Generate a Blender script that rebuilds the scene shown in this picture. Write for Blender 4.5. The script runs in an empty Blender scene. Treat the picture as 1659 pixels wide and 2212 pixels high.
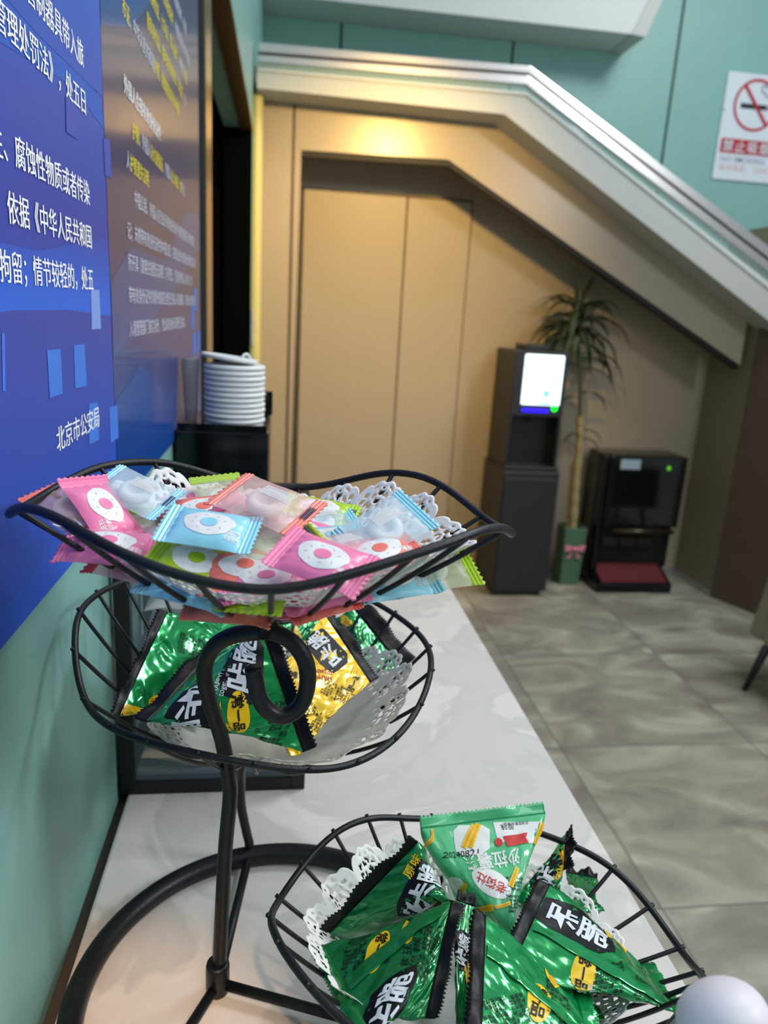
import bpy, bmesh, math, random
import numpy as np
from mathutils import Vector, Matrix, noise

# ------------------------------------------------------------------ camera, world, lights, exposure
sc = bpy.context.scene
COL = sc.collection
random.seed(7)
W_, H_, F_ = 1659.0, 2212.0, 1587.0
VP = (615.0, 668.0)          # vanishing point of the counter / left wall direction (+Y)
VV = (483.0, 7000.0)         # vanishing point of the verticals

def _n(v): return v / np.linalg.norm(v)
_fy = _n(np.array([VP[0] - W_ / 2, VP[1] - H_ / 2, F_]))
_dn = _n(np.array([VV[0] - W_ / 2, VV[1] - H_ / 2, F_]))
_dn = _n(_dn - _fy * (_dn @ _fy))
_fz = -_dn
_fx = np.cross(_fy, _fz)
RM = np.stack([_fx, _fy, _fz])
CAMP = np.array([0.0, 0.0, 1.45])
cd = bpy.data.cameras.new('camera')
cam = bpy.data.objects.new('camera', cd)
COL.objects.link(cam)
cd.sensor_fit = 'VERTICAL'
cd.sensor_height = 36.0
cd.sensor_width = 27.0
cd.lens = F_ / H_ * 36.0
cd.clip_start = 0.02
cd.dof.use_dof = True
cd.dof.focus_distance = 0.43
cd.dof.aperture_fstop = 8.6
_m = Matrix.Identity(4)
for i in range(3):
    _m[i][0] = RM[i, 0]; _m[i][1] = -RM[i, 1]; _m[i][2] = -RM[i, 2]; _m[i][3] = CAMP[i]
cam.matrix_world = _m
sc.camera = cam

sc.view_settings.view_transform = 'Standard'
sc.view_settings.look = 'None'
sc.view_settings.gamma = 1.0
sc.view_settings.use_curve_mapping = False
sc.view_settings.exposure = 0.0

wd = bpy.data.worlds.new('world'); sc.world = wd; wd.use_nodes = True
_bg = wd.node_tree.nodes['Background']
_bg.inputs[0].default_value = (0.80, 0.92, 1.0, 1.0)
_bg.inputs[1].default_value = 0.36

def area(name, loc, target, size, power, color, spread=180):
    l = bpy.data.lights.new(name, 'AREA'); l.shape = 'RECTANGLE'; l.size = size[0]; l.size_y = size[1]
    l.energy = power; l.color = color; l.spread = math.radians(spread)
    o = bpy.data.objects.new(name, l); COL.objects.link(o); o.location = loc
    d = Vector(target) - Vector(loc); o.rotation_euler = d.to_track_quat('-Z', 'Y').to_euler()
    return o
def spot(name, loc, target, power, color, angle, blend, rad):
    l = bpy.data.lights.new(name, 'SPOT'); l.energy = power; l.color = color
    l.spot_size = math.radians(angle); l.spot_blend = blend; l.shadow_soft_size = rad
    o = bpy.data.objects.new(name, l); COL.objects.link(o); o.location = loc
    d = Vector(target) - Vector(loc); o.rotation_euler = d.to_track_quat('-Z', 'Y').to_euler()
    return o
COOL = (0.90, 0.96, 1.0)
WARM = (1.0, 0.64, 0.19)
area('added_area_light', (2.7, 2.0, 4.5), (1.7, 2.8, 0.5), (1.3, 1.3), 100, COOL)  # unseen light added high at right for the floor and upper wall
area('added_area_light', (2.6, -0.2, 2.9), (0.0, 0.6, 1.2), (0.6, 0.6), 40, COOL)  # unseen light added to brighten floor, left wall and pack fronts
area('added_area_light', (0.55, -0.5, 2.7), (0.0, 0.6, 1.1), (0.9, 0.5), 7, COOL)  # unseen fill added above and behind the camera for wall and candies
area('added_area_light', (0.35, 0.75, 2.75), (0.2, 0.6, 1.0), (0.30, 0.30), 4, (1.0, 0.94, 0.88))  # small unseen light added over the stand for highlights
spot('warm_spot', (0.61, 2.40, 2.45), (0.42, 3.7, 1.55), 128, WARM, 94, 0.95, 0.045)

spot('warm_spot', (0.10, -0.75, 2.45), (-0.10, 0.315, 0.98), 110, (1.0, 0.62, 0.36), 10, 0.6, 0.02)  # narrow spot added to make the warm patch on the near counter

# ------------------------------------------------------------------ helpers
def ray(px, py): return RM @ np.array([px - W_ / 2, py - H_ / 2, F_])
def at_z(px, py, z):
    v = ray(px, py); return CAMP + v * ((z - CAMP[2]) / v[2])
def at_y(px, py, y):
    v = ray(px, py); return CAMP + v * (y / v[1])
def at_x(px, py, x):
    v = ray(px, py); return CAMP + v * (x / v[0])
def proj(P):
    q = RM.T @ (np.asarray(P, float) - CAMP)
    return np.array([W_ / 2 + F_ * q[0] / q[2], H_ / 2 + F_ * q[1] / q[2]])
def projA(P):
    q = (np.asarray(P, float) - CAMP) @ RM
    return np.stack([W_ / 2 + F_ * q[..., 0] / q[..., 2], H_ / 2 + F_ * q[..., 1] / q[..., 2]], -1)

def lin(c):
    c = c / 255.0
    return c / 12.92 if c <= 0.04045 else ((c + 0.055) / 1.055) ** 2.4
def rgb(r, g, b): return (lin(r), lin(g), lin(b), 1.0)

MATS = {}
def mat(name, col, rough=0.5, metal=0.0, var=0.06, scale=30.0, bump=0.0, bscale=None, alpha=1.0, emis=0.0, coat=0.0, spec=0.5, trans=0.0, crough=0.05):
    m = bpy.data.materials.new(name); m.use_nodes = True
    nt = m.node_tree; N = nt.nodes; L = nt.links
    b = N['Principled BSDF']
    b.inputs['Roughness'].default_value = rough
    b.inputs['Metallic'].default_value = metal
    b.inputs['Alpha'].default_value = alpha
    b.inputs['Coat Weight'].default_value = coat
    b.inputs['Coat Roughness'].default_value = crough
    b.inputs['Specular IOR Level'].default_value = spec
    b.inputs['Transmission Weight'].default_value = trans
    tc = N.new('ShaderNodeTexCoord')
    nz = N.new('ShaderNodeTexNoise'); nz.inputs['Scale'].default_value = scale; nz.inputs['Detail'].default_value = 3
    L.new(tc.outputs['Object'], nz.inputs['Vector'])
    mx = N.new('ShaderNodeMix'); mx.data_type = 'RGBA'
    mx.inputs[6].default_value = tuple(max(0, c * (1 - var)) for c in col[:3]) + (1,)
    mx.inputs[7].default_value = tuple(min(1, c * (1 + var)) for c in col[:3]) + (1,)
    L.new(nz.outputs['Fac'], mx.inputs[0])
    L.new(mx.outputs[2], b.inputs['Base Color'])
    if emis > 0:
        L.new(mx.outputs[2], b.inputs['Emission Color']); b.inputs['Emission Strength'].default_value = emis
    if bump > 0:
        n2 = N.new('ShaderNodeTexNoise'); n2.inputs['Scale'].default_value = bscale or scale; n2.inputs['Detail'].default_value = 4
        L.new(tc.outputs['Object'], n2.inputs['Vector'])
        bp = N.new('ShaderNodeBump'); bp.inputs['Strength'].default_value = bump; bp.inputs['Distance'].default_value = 0.002
        L.new(n2.outputs['Fac'], bp.inputs['Height']); L.new(bp.outputs['Normal'], b.inputs['Normal'])
    MATS[name] = m
    return m

class MB:
    def __init__(s): s.v = []; s.f = []; s.mi = []; s.mats = []
    def slot(s, m):
        if m not in s.mats: s.mats.append(m)
        return s.mats.index(m)
    def add(s, vs, fs, m):
        o = len(s.v); k = s.slot(m)
        s.v += [tuple(map(float, p)) for p in vs]
        s.f += [tuple(i + o for i in f) for f in fs]; s.mi += [k] * len(fs)
    def box(s, x0, x1, y0, y1, z0, z1, m):
        vs = [(x, y, z) for z in (z0, z1) for y in (y0, y1) for x in (x0, x1)]
        s.add(vs, [(0, 2, 3, 1), (4, 5, 7, 6), (0, 1, 5, 4), (2, 6, 7, 3), (0, 4, 6, 2), (1, 3, 7, 5)], m)
    def prism_y(s, poly, y0, y1, m):      # polygon in XZ extruded in Y
        n = len(poly)
        vs = [(x, y0, z) for x, z in poly] + [(x, y1, z) for x, z in poly]
        fs = [tuple(range(n)), tuple(range(2 * n - 1, n - 1, -1))] + [(i, i + n, (i + 1) % n + n, (i + 1) % n) for i in range(n)]
        s.add(vs, fs, m)
    def prism_z(s, poly, z0, z1, m):
        n = len(poly)
        vs = [(x, y, z0) for x, y in poly] + [(x, y, z1) for x, y in poly]
        fs = [tuple(range(n - 1, -1, -1)), tuple(range(n, 2 * n))] + [(i, (i + 1) % n, (i + 1) % n + n, i + n) for i in range(n)]
        s.add(vs, fs, m)
    def prism_x(s, poly, x0, x1, m):      # polygon in YZ extruded in X
        n = len(poly)
        vs = [(x0, y, z) for y, z in poly] + [(x1, y, z) for y, z in poly]
        fs = [tuple(range(n - 1, -1, -1)), tuple(range(n, 2 * n))] + [(i, (i + 1) % n, (i + 1) % n + n, i + n) for i in range(n)]
        s.add(vs, fs, m)
    def tube(s, pts, r, m, k=10, closed=False, cap=True):
        P = [Vector(p) for p in pts]; n = len(P)
        rs = r if hasattr(r, '__len__') else [r] * n
        up = None; rings = []
        for i in range(n):
            if closed: t = P[(i + 1) % n] - P[i - 1]
            else: t = P[min(i + 1, n - 1)] - P[max(i - 1, 0)]
            t.normalize()
            if up is None:
                up = Vector((0, 0, 1)) if abs(t.z) < 0.9 else Vector((1, 0, 0))
            up = (up - t * up.dot(t)).normalized(); w = t.cross(up)
            rings.append([P[i] + (up * math.cos(2 * math.pi * j / k) + w * math.sin(2 * math.pi * j / k)) * rs[i] for j in range(k)])
        vs = [p for R in rings for p in R]; fs = []
        for i in range(n if closed else n - 1):
            a = i * k; b = ((i + 1) % n) * k
            for j in range(k): fs.append((a + j, a + (j + 1) % k, b + (j + 1) % k, b + j))
        if cap and not closed:
            fs.append(tuple(range(k - 1, -1, -1))); fs.append(tuple(range((n - 1) * k, n * k)))
        s.add(vs, fs, m)
    def lathe(s, prof, m, k=32, c=(0, 0, 0)):   # (r,z) profile
        vs = []; fs = []
        for r, z in prof:
            for j in range(k):
                a = 2 * math.pi * j / k; vs.append((c[0] + r * math.cos(a), c[1] + r * math.sin(a), c[2] + z))
        for i in range(len(prof) - 1):
            for j in range(k): fs.append((i * k + j, i * k + (j + 1) % k, (i + 1) * k + (j + 1) % k, (i + 1) * k + j))
        if prof[0][0] > 1e-5: fs.append(tuple(range(k - 1, -1, -1)))
        if prof[-1][0] > 1e-5: fs.append(tuple(range((len(prof) - 1) * k, len(prof) * k)))
        s.add(vs, fs, m)
    def build(s, name, parent=None, smooth=False, bevel=0.0, seg=2, origin=None):
        me = bpy.data.meshes.new(name)
        og = Vector(origin) if origin is not None else Vector((0, 0, 0))
        me.from_pydata([tuple(Vector(p) - og) for p in s.v], [], s.f)
        for m in s.mats: me.materials.append(m)
        for p, k in zip(me.polygons, s.mi): p.material_index = k; p.use_smooth = smooth
        me.update()
        o = bpy.data.objects.new(name, me); COL.objects.link(o)
        if parent is not None:
            o.parent = parent
            o.location = og - Vector(parent.location)
        else: o.location = og
        if bevel > 0:
            b = o.modifiers.new('bevel', 'BEVEL'); b.width = bevel; b.segments = seg; b.limit_method = 'ANGLE'; b.angle_limit = math.radians(40)
        return o

def tag(o, label=None, cat=None, group=None, kind=None):
    if label: o['label'] = label
    if cat: o['category'] = cat
    if group: o['group'] = group
    if kind: o['kind'] = kind
    return o
def empty(name, loc, label, cat, group=None):
    o = bpy.data.objects.new(name, None); COL.objects.link(o); o.location = loc; o.empty_display_size = 0.05
    return tag(o, label, cat, group)
def struct(o, label=None): o['kind'] = 'structure'; return o

def catmull(P, n=8, closed=False):
    P = [np.asarray(p, float) for p in P]; out = []; N = len(P)
    for i in range(N if closed else N - 1):
        g = (lambda k: P[k % N]) if closed else (lambda k: P[min(max(k, 0), N - 1)])
        a, b, c, d = g(i - 1), g(i), g(i + 1), g(i + 2)
        for j in range(n):
            t = j / n
            out.append(0.5 * (2 * b + (c - a) * t + (2 * a - 5 * b + 4 * c - d) * t * t + (3 * b - a - 3 * c + d) * t ** 3))
    if not closed: out.append(P[-1])
    return out

# ---- lettering: glyph outlines as flat meshes
_TC = {}
def text2d(body, bold=0.0, grid=None, align='LEFT', spacing=1.0, line=1.0):
    key = (body, bold, grid, align, spacing, line)
    if key in _TC: return _TC[key]
    c = bpy.data.curves.new('lettering', 'FONT'); c.body = body; c.size = 1.0; c.offset = bold; c.align_x = align
    c.space_character = spacing; c.space_line = line; c.resolution_u = 2
    o = bpy.data.objects.new('lettering', c); COL.objects.link(o)
    dg = bpy.context.evaluated_depsgraph_get()
    me = bpy.data.meshes.new_from_object(o.evaluated_get(dg))
    bpy.data.objects.remove(o); bpy.data.curves.remove(c)
    bm = bmesh.new(); bm.from_mesh(me); bpy.data.meshes.remove(me)
    if grid:
        xs = [v.co.x for v in bm.verts]; ys = [v.co.y for v in bm.verts]
        for ax, lo, hi in ((0, min(xs), max(xs)), (1, min(ys), max(ys))):
            q = math.ceil(lo / grid) * grid + grid * 0.5
            while q < hi:
                no = (1, 0, 0) if ax == 0 else (0, 1, 0)
                bmesh.ops.bisect_plane(bm, geom=bm.verts[:] + bm.edges[:] + bm.faces[:], plane_co=(q if ax == 0 else 0, q if ax == 1 else 0, 0), plane_no=no)
                q += grid
    bm.verts.ensure_lookup_table(); bm.verts.index_update()
    V = np.array([(v.co.x, v.co.y) for v in bm.verts]).reshape(-1, 2)
    Fc = [tuple(v.index for v in f.verts) for f in bm.faces]
    bm.free()
    _TC[key] = (V, Fc)
    return V, Fc

def poly2d(pts, grid=None):
    """flat polygon in 2D, optionally cut on a grid so that it can follow a curved surface"""
    bm = bmesh.new()
    vs = [bm.verts.new((x, y, 0)) for x, y in pts]
    bm.faces.new(vs)
    bmesh.ops.triangulate(bm, faces=bm.faces[:])
    if grid:
        for ax in (0, 1):
            c = [p[ax] for p in pts]; q = min(c) + grid * 0.5
            while q < max(c):
                no = (1, 0, 0) if ax == 0 else (0, 1, 0)
                bmesh.ops.bisect_plane(bm, geom=bm.verts[:] + bm.edges[:] + bm.faces[:], plane_co=(q if ax == 0 else 0, q if ax == 1 else 0, 0), plane_no=no)
                q += grid
    bm.verts.index_update()
    V = np.array([(v.co.x, v.co.y) for v in bm.verts]); Fc = [tuple(v.index for v in f.verts) for f in bm.faces]
    bm.free(); return V, Fc
def ell(a, b, n=24, x=0, y=0): return [(x + a * math.cos(2 * math.pi * i / n), y + b * math.sin(2 * math.pi * i / n)) for i in range(n)]

# ------------------------------------------------------------------ materials of the room
teal = mat('teal_panel_paint', rgb(130, 176, 168), 0.42, var=0.05, scale=6)
teal_low = teal
beige = mat('beige_lacquer_panel', rgb(176, 160, 136), 0.30, var=0.03, scale=3, coat=0.25, crough=0.28)
beige_door = mat('beige_door_laminate', rgb(178, 162, 138), 0.45, var=0.04, scale=3)
groove = mat('dark_groove', rgb(70, 60, 48), 0.7)
fasc = mat('grey_white_stair_paint', rgb(186, 186, 180), 0.5, var=0.03, scale=4)
white_slab = mat('white_slab_paint', rgb(205, 208, 205), 0.55, var=0.02, scale=4)
steel = mat('brushed_steel', rgb(222, 218, 216), 0.30, 1.0, var=0.05, scale=40)
steel_dark = mat('dark_steel_line', rgb(85, 80, 82), 0.3, 0.8)
glassmat = mat('rail_glass', rgb(190, 225, 222), 0.08, 0.0, alpha=0.35, spec=0.6)
blackgap = mat('painted_shadow_gap', rgb(16, 15, 14), 0.6)
dark = mat('unlit_opening_black', rgb(4, 5, 6), 1.0, spec=0.05)
greenbl = mat('dark_green_edge', rgb(24, 36, 38), 0.85, spec=0.1)
goldst = mat('champagne_metal_trim', rgb(190, 160, 120), 0.25, 0.9)
brown = mat('brown_door_veneer', rgb(94, 76, 64), 0.5, var=0.1, scale=5)
greywall = mat('grey_green_return', rgb(150, 138, 112), 0.55, var=0.04, scale=4)
skirt = mat('steel_skirting', rgb(190, 190, 188), 0.35, 0.6)
cream = mat('cream_warm_lit_post', rgb(205, 195, 130), 0.4, var=0.03)  # cream, with the warm light on the corner mixed into the colour

def floor_material():
    m = bpy.data.materials.new('grey_marble_tile'); m.use_nodes = True
    nt = m.node_tree; N = nt.nodes; L = nt.links; b = N['Principled BSDF']
    b.inputs['Roughness'].default_value = 0.30
    tc = N.new('ShaderNodeTexCoord'); sx = N.new('ShaderNodeSeparateXYZ'); L.new(tc.outputs['Object'], sx.inputs[0])
    def cell(sock, off, size):
        a = N.new('ShaderNodeMath'); a.operation = 'SUBTRACT'; a.inputs[1].default_value = off; L.new(sock, a.inputs[0])
        d = N.new('ShaderNodeMath'); d.operation = 'DIVIDE'; d.inputs[1].default_value = size; L.new(a.outputs[0], d.inputs[0])
        fr = N.new('ShaderNodeMath'); fr.operation = 'FRACT'; L.new(d.outputs[0], fr.inputs[0])
        s = N.new('ShaderNodeMath'); s.operation = 'SUBTRACT'; s.inputs[1].default_value = 0.5; L.new(fr.outputs[0], s.inputs[0])
        ab = N.new('ShaderNodeMath'); ab.operation = 'ABSOLUTE'; L.new(s.outputs[0], ab.inputs[0])
        fl = N.new('ShaderNodeMath'); fl.operation = 'FLOOR'; L.new(d.outputs[0], fl.inputs[0])
        return ab.outputs[0], fl.outputs[0]
    ax, fx = cell(sx.outputs['X'], 1.005, 0.735); ay, fy = cell(sx.outputs['Y'], 1.463, 0.735)
    mxm = N.new('ShaderNodeMath'); mxm.operation = 'MAXIMUM'; L.new(ax, mxm.inputs[0]); L.new(ay, mxm.inputs[1])
    gt = N.new('ShaderNodeMath'); gt.operation = 'GREATER_THAN'; gt.inputs[1].default_value = 0.4965; L.new(mxm.outputs[0], gt.inputs[0])
    cmb = N.new('ShaderNodeCombineXYZ'); L.new(fx, cmb.inputs[0]); L.new(fy, cmb.inputs[1])
    wn = N.new('ShaderNodeTexWhiteNoise'); wn.noise_dimensions = '3D'; L.new(cmb.outputs[0], wn.inputs['Vector'])
    sc_ = N.new('ShaderNodeVectorMath'); sc_.operation = 'SCALE'; sc_.inputs['Scale'].default_value = 9.0; L.new(wn.outputs['Color'], sc_.inputs[0])
    ad = N.new('ShaderNodeVectorMath'); ad.operation = 'ADD'; L.new(tc.outputs['Object'], ad.inputs[0]); L.new(sc_.outputs[0], ad.inputs[1])
    mp = N.new('ShaderNodeMapping'); mp.inputs['Rotation'].default_value = (0, 0, 0.7); mp.inputs['Scale'].default_value = (1.0, 2.0, 1.0); L.new(ad.outputs[0], mp.inputs[0])
    n1 = N.new('ShaderNodeTexNoise'); n1.inputs['Scale'].default_value = 2.6; n1.inputs['Detail'].default_value = 7; n1.inputs['Distortion'].default_value = 1.2; L.new(mp.outputs[0], n1.inputs['Vector'])
    cr = N.new('ShaderNodeValToRGB'); L.new(n1.outputs['Fac'], cr.inputs[0])
    cr.color_ramp.elements[0].position = 0.30; cr.color_ramp.elements[0].color = rgb(126, 120, 108)
    cr.color_ramp.elements[1].position = 0.72; cr.color_ramp.elements[1].color = rgb(190, 184, 168)
    e = cr.color_ramp.elements.new(0.50); e.color = rgb(152, 146, 132)
    mx = N.new('ShaderNodeMix'); mx.data_type = 'RGBA'; L.new(gt.outputs[0], mx.inputs[0]); L.new(cr.outputs[0], mx.inputs[6]); mx.inputs[7].default_value = rgb(104, 102, 92)
    L.new(mx.outputs[2], b.inputs['Base Color'])
    return m
def marble_material():
    m = bpy.data.materials.new('white_quartz_counter'); m.use_nodes = True
    nt = m.node_tree; N = nt.nodes; L = nt.links; b = N['Principled BSDF']
    b.inputs['Roughness'].default_value = 0.28
    tc = N.new('ShaderNodeTexCoord')
    n1 = N.new('ShaderNodeTexNoise'); n1.inputs['Scale'].default_value = 5; n1.inputs['Detail'].default_value = 6; n1.inputs['Distortion'].default_value = 1.6; L.new(tc.outputs['Object'], n1.inputs['Vector'])
    cr = N.new('ShaderNodeValToRGB'); L.new(n1.outputs['Fac'], cr.inputs[0])
    cr.color_ramp.elements[0].position = 0.42; cr.color_ramp.elements[0].color = rgb(206, 200, 195)
    cr.color_ramp.elements[1].position = 0.50; cr.color_ramp.elements[1].color = rgb(220, 213, 207)
    e = cr.color_ramp.elements.new(0.47); e.color = rgb(198, 194, 190)
    e = cr.color_ramp.elements.new(0.56); e.color = rgb(215, 208, 202)
    L.new(cr.outputs[0], b.inputs['Base Color'])
    return m
floor_m = floor_material(); marble = marble_material()

# ------------------------------------------------------------------ setting
XW = -0.153                     # face of the left wall
b = MB(); b.box(-0.9, 4.2, -1.2, 4.9, -0.06, 0.0, floor_m); struct(b.build('floor'))
# left wall: panel with the poster, header over the dark opening, far end
b = MB()
b.box(XW - 0.12, XW, -1.0, 1.41, 0, 3.4, teal)
b.box(XW - 0.12, XW, 1.41, 3.53, 2.19, 3.4, teal)
b.box(XW - 0.12, XW, 3.53, 4.75, 0, 3.4, teal)
struct(b.build('wall_left'))
b = MB()
b.box(XW - 0.06, XW - 0.004, 1.411, 1.56, 0, 2.19, greenbl)
b.box(XW - 0.04, XW - 0.001, 1.56, 1.675, 0, 2.19, goldst)
b.box(XW - 0.05, XW + 0.004, 1.675, 3.53, 2.178, 2.19, goldst)
struct(b.build('trim_1'))
b = MB()        # recess walls coloured near-black for the unlit room behind the opening
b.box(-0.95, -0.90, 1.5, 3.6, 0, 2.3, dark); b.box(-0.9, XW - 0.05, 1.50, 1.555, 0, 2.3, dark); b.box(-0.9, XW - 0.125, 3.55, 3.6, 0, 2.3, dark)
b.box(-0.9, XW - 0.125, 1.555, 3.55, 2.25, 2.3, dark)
b.box(-0.272, XW - 0.0005, 3.524, 3.5295, 0, 2.19, dark)  # black sheet over the lit reveal, painted shade
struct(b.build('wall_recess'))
b = MB(); b.tube([(XW + 0.018, 3.60, 0), (XW + 0.018, 3.60, 2.34)], 0.024, cream, 16); struct(b.build('trim_2', smooth=False))
# upper teal wall at the far side of the stairs, with panel seams
b = MB(); b.box(XW, 4.2, 4.75, 4.87, 0.0, 3.9, teal)
for x in (0.287, 1.297, 2.316, 3.33): b.box(x - 0.006, x + 0.006, 4.746, 4.7505, 0.0, 3.9, MATS['dark_green_edge'])
struct(b.build('wall_back_upper'))
# wall and door under the stairs
b = MB(); b.prism_y([(XW, 0), (2.47, 0), (2.47, 1.55), (0.96, 2.45), (XW, 2.45)], 4.07, 4.17, beige_door)
struct(b.build('wall_back'))
d = MB(); d.box(0.085, 0.615, 4.045, 4.069, 0.0, 2.045, beige_door); door = struct(d.build('door_1', bevel=0.003))
d = MB(); d.box(0.622, 0.962, 4.045, 4.069, 0.0, 2.045, beige_door); d2 = struct(d.build('door_2', bevel=0.003))
b = MB()
for x in (0.078, 0.6185, 0.967): b.box(x - 0.0035, x + 0.0035, 4.060, 4.0695, 0, 2.05, groove)
b.box(0.075, 0.97, 4.060, 4.0695, 2.046, 2.053, groove)
struct(b.build('trim_3'))
b = MB(); b.box(2.45, 2.55, 3.66, 4.07, 0, 2.0, greywall); struct(b.build('wall_right'))
b = MB(); b.box(0.97, 2.449, 4.056, 4.069, 0, 0.03, skirt); b.box(2.437, 2.449, 3.66, 4.056, 0, 0.03, skirt); struct(b.build('baseboard_back'))
# brown door leaf / wall at the right, turned a little
b = MB(); b.prism_z([(2.445, 3.646), (2.90, 2.62), (2.98, 2.655), (2.525, 3.68)], 0.0, 1.72, brown); struct(b.build('door_3'))
# stair front: post, beam and sloping panel
kx, kz = 1.065, 2.40
b = MB()
poly = [(-0.115, 0.0), (0.045, 0.0), (0.060, 2.155), (0.745, 2.170), (2.40, 1.30), (2.395, 1.56), (0.95, 2.50), (-0.115, 2.50)]
b.prism_y(poly, 3.69, 3.715, beige)
b.box(0.020, 0.030, 3.686, 3.6905, 0, 2.4, groove)
struct(b.build('wall_stair_front'))
b = MB()
b.prism_y([(0.048, 2.13), (0.75, 2.145), (2.40, 1.275), (2.40, 1.305), (0.745, 2.172), (0.048, 2.158)], 3.70, 3.76, blackgap)  # black strip paints the shadow gap under the stair panel
b.box(0.046, 0.062, 3.70, 3.75, 0, 2.14, steel_dark)
struct(b.build('trim_4'))
def zy(px, py, y): p = at_y(px, py, y); return (p[0], p[2])
Yf = 3.5
lo = [zy(555, 190, Yf), zy(1090, 247, Yf), zy(1659, 692, Yf), zy(1800, 802, Yf)]
up = [zy(1800, 734, Yf), zy(1659, 622, Yf), zy(1137, 205, Yf), zy(555, 150, Yf)]
b = MB(); b.prism_y(lo + up, Yf, 3.70, fasc); struct(b.build('wall_stair_fascia'))
# closing soffit behind the stair front so that the recess has a roof
b = MB(); b.prism_y([(-0.15, 2.42), (0.95, 2.42), (2.45, 1.52), (2.45, 1.58), (0.97, 2.50), (-0.15, 2.50)], 3.716, 4.06, fasc); struct(b.build('ceiling_under_stairs'))
# hand rail band with glass below it
def strip(p0, p1, p2, p3, q0, q1, q2, q3): return [zy(*p, Yf) for p in (p0, p1, p2, p3)] + [zy(*p, Yf) for p in (q3, q2, q1, q0)]
rail = empty('stair_handrail', (0.5, 3.5, 2.45), 'polished steel stair handrail running down to the right above the grey fascia', 'handrail')
b = MB(); b.prism_y(strip((557, 90), (1146, 142), (1659, 530), (1800, 640), (557, 112), (1142, 158), (1659, 556), (1800, 667)), Yf + 0.0, Yf + 0.05, steel); b.build('rail_cap', rail, origin=(0.5, 3.5, 2.45), bevel=0.004)
b = MB(); b.prism_y(strip((557, 112), (1142, 158), (1659, 556), (1800, 667), (557, 117), (1141, 163), (1659, 563), (1800, 674)), Yf + 0.008, Yf + 0.04, steel_dark); b.build('rail_groove', rail, origin=(0.5, 3.5, 2.45))
b = MB(); b.prism_y(strip((557, 117), (1141, 163), (1659, 563), (1800, 674), (557, 133), (1137, 182), (1659, 585), (1800, 697)), Yf + 0.002, Yf + 0.05, steel); b.build('rail_band', rail, origin=(0.5, 3.5, 2.45), bevel=0.003)
b = MB(); b.prism_y(strip((557, 133), (1137, 182), (1659, 585), (1800, 697), (557, 151), (1137, 203), (1659, 615), (1800, 727)), Yf + 0.02, Yf + 0.03, glassmat); b.build('glass_panel', rail, origin=(0.5, 3.5, 2.45))
b = MB(); b.prism_y(strip((557, 148), (1137, 200), (1659, 610), (1800, 722), (557, 152), (1137, 206), (1659, 623), (1800, 735)), Yf - 0.006, Yf - 0.0005, white_slab); b.build('rail_base', rail, origin=(0.5, 3.5, 2.45))
# slab of the upper flight
b = MB(); SLAB = [zy(400, -34, 4.45), zy(1370, 74, 4.45), zy(1405, 0, 4.45), zy(1500, -200, 4.45), zy(400, -200, 4.45)]
b.prism_y(SLAB, 4.45, 4.745, white_slab)
b.prism_y([zy(1366, 74, 4.44), zy(1394, 80, 4.44), zy(1431, 0, 4.44), zy(1520, -200, 4.44), zy(1500, -200, 4.44), zy(1403, 0, 4.44)], 4.44, 4.745, fasc)
struct(b.build('ceiling_upper_flight'))

# ------------------------------------------------------------------ counter
cnt = empty('counter', (0.08, 0.4, 0), 'long white quartz counter along the teal wall under the wire fruit stand', 'counter')
b = MB(); b.box(-0.1435, 0.308, -0.5, 1.32, 0.95, 0.98, marble); b.build('worktop', cnt, origin=(0.08, 0.4, 0.95), bevel=0.003)
cab = mat('counter_cabinet_white', rgb(200, 196, 190), 0.5)
b = MB(); b.box(-0.1435, 0.285, -0.48, 1.30, 0.0, 0.9495, cab); b.build('cabinet_body', cnt, origin=(0.08, 0.4, 0.0), bevel=0.002)
b = MB(); b.box(XW + 0.0003, -0.144, -0.5, 1.32, 0.90, 0.972, mat('gap_shade_brown', rgb(58, 50, 44), 0.8)); b.build('rear_gap_strip', cnt, origin=(0.08, 0.4, 0.9))  # brown strip painted as the shade in the gap behind the worktop

# ------------------------------------------------------------------ poster on the left wall
def poster_mat(name, z0, z1, c0, c1, c2, rough, coat, crough, spec=0.5):
    m = bpy.data.materials.new(name); m.use_nodes = True
    nt = m.node_tree; N = nt.nodes; L = nt.links; b = N['Principled BSDF']
    b.inputs['Roughness'].default_value = rough; b.inputs['Coat Weight'].default_value = coat; b.inputs['Coat Roughness'].default_value = crough
    b.inputs['Specular IOR Level'].default_value = spec
    g = N.new('ShaderNodeNewGeometry'); sx = N.new('ShaderNodeSeparateXYZ'); L.new(g.outputs['Position'], sx.inputs[0])
    mr = N.new('ShaderNodeMapRange'); mr.inputs[1].default_value = z0; mr.inputs[2].default_value = z1; L.new(sx.outputs['Z'], mr.inputs[0])
    cr = N.new('ShaderNodeValToRGB'); L.new(mr.outputs[0], cr.inputs[0])
    cr.color_ramp.elements[0].color = c0; cr.color_ramp.elements[1].color = c2
    e = cr.color_ramp.elements.new(0.5); e.color = c1
    L.new(cr.outputs[0], b.inputs['Base Color'])
    return m
PXL = -0.1495
RO, CO, CR_ = 0.55, 0.08, 0.3
p_base = poster_mat('poster_blue_print', 1.25, 1.75, rgb(24, 84, 200), rgb(50, 64, 160), rgb(42, 98, 196), RO, CO, CR_)
p_bright = poster_mat('poster_bright_blue_print', 1.40, 1.50, rgb(36, 114, 226), rgb(38, 98, 212), rgb(50, 68, 164), RO, CO, CR_)
p_low = poster_mat('poster_violet_blue_print', 1.25, 1.45, rgb(26, 76, 192), rgb(50, 78, 176), rgb(60, 72, 164), RO, CO, CR_)
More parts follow.
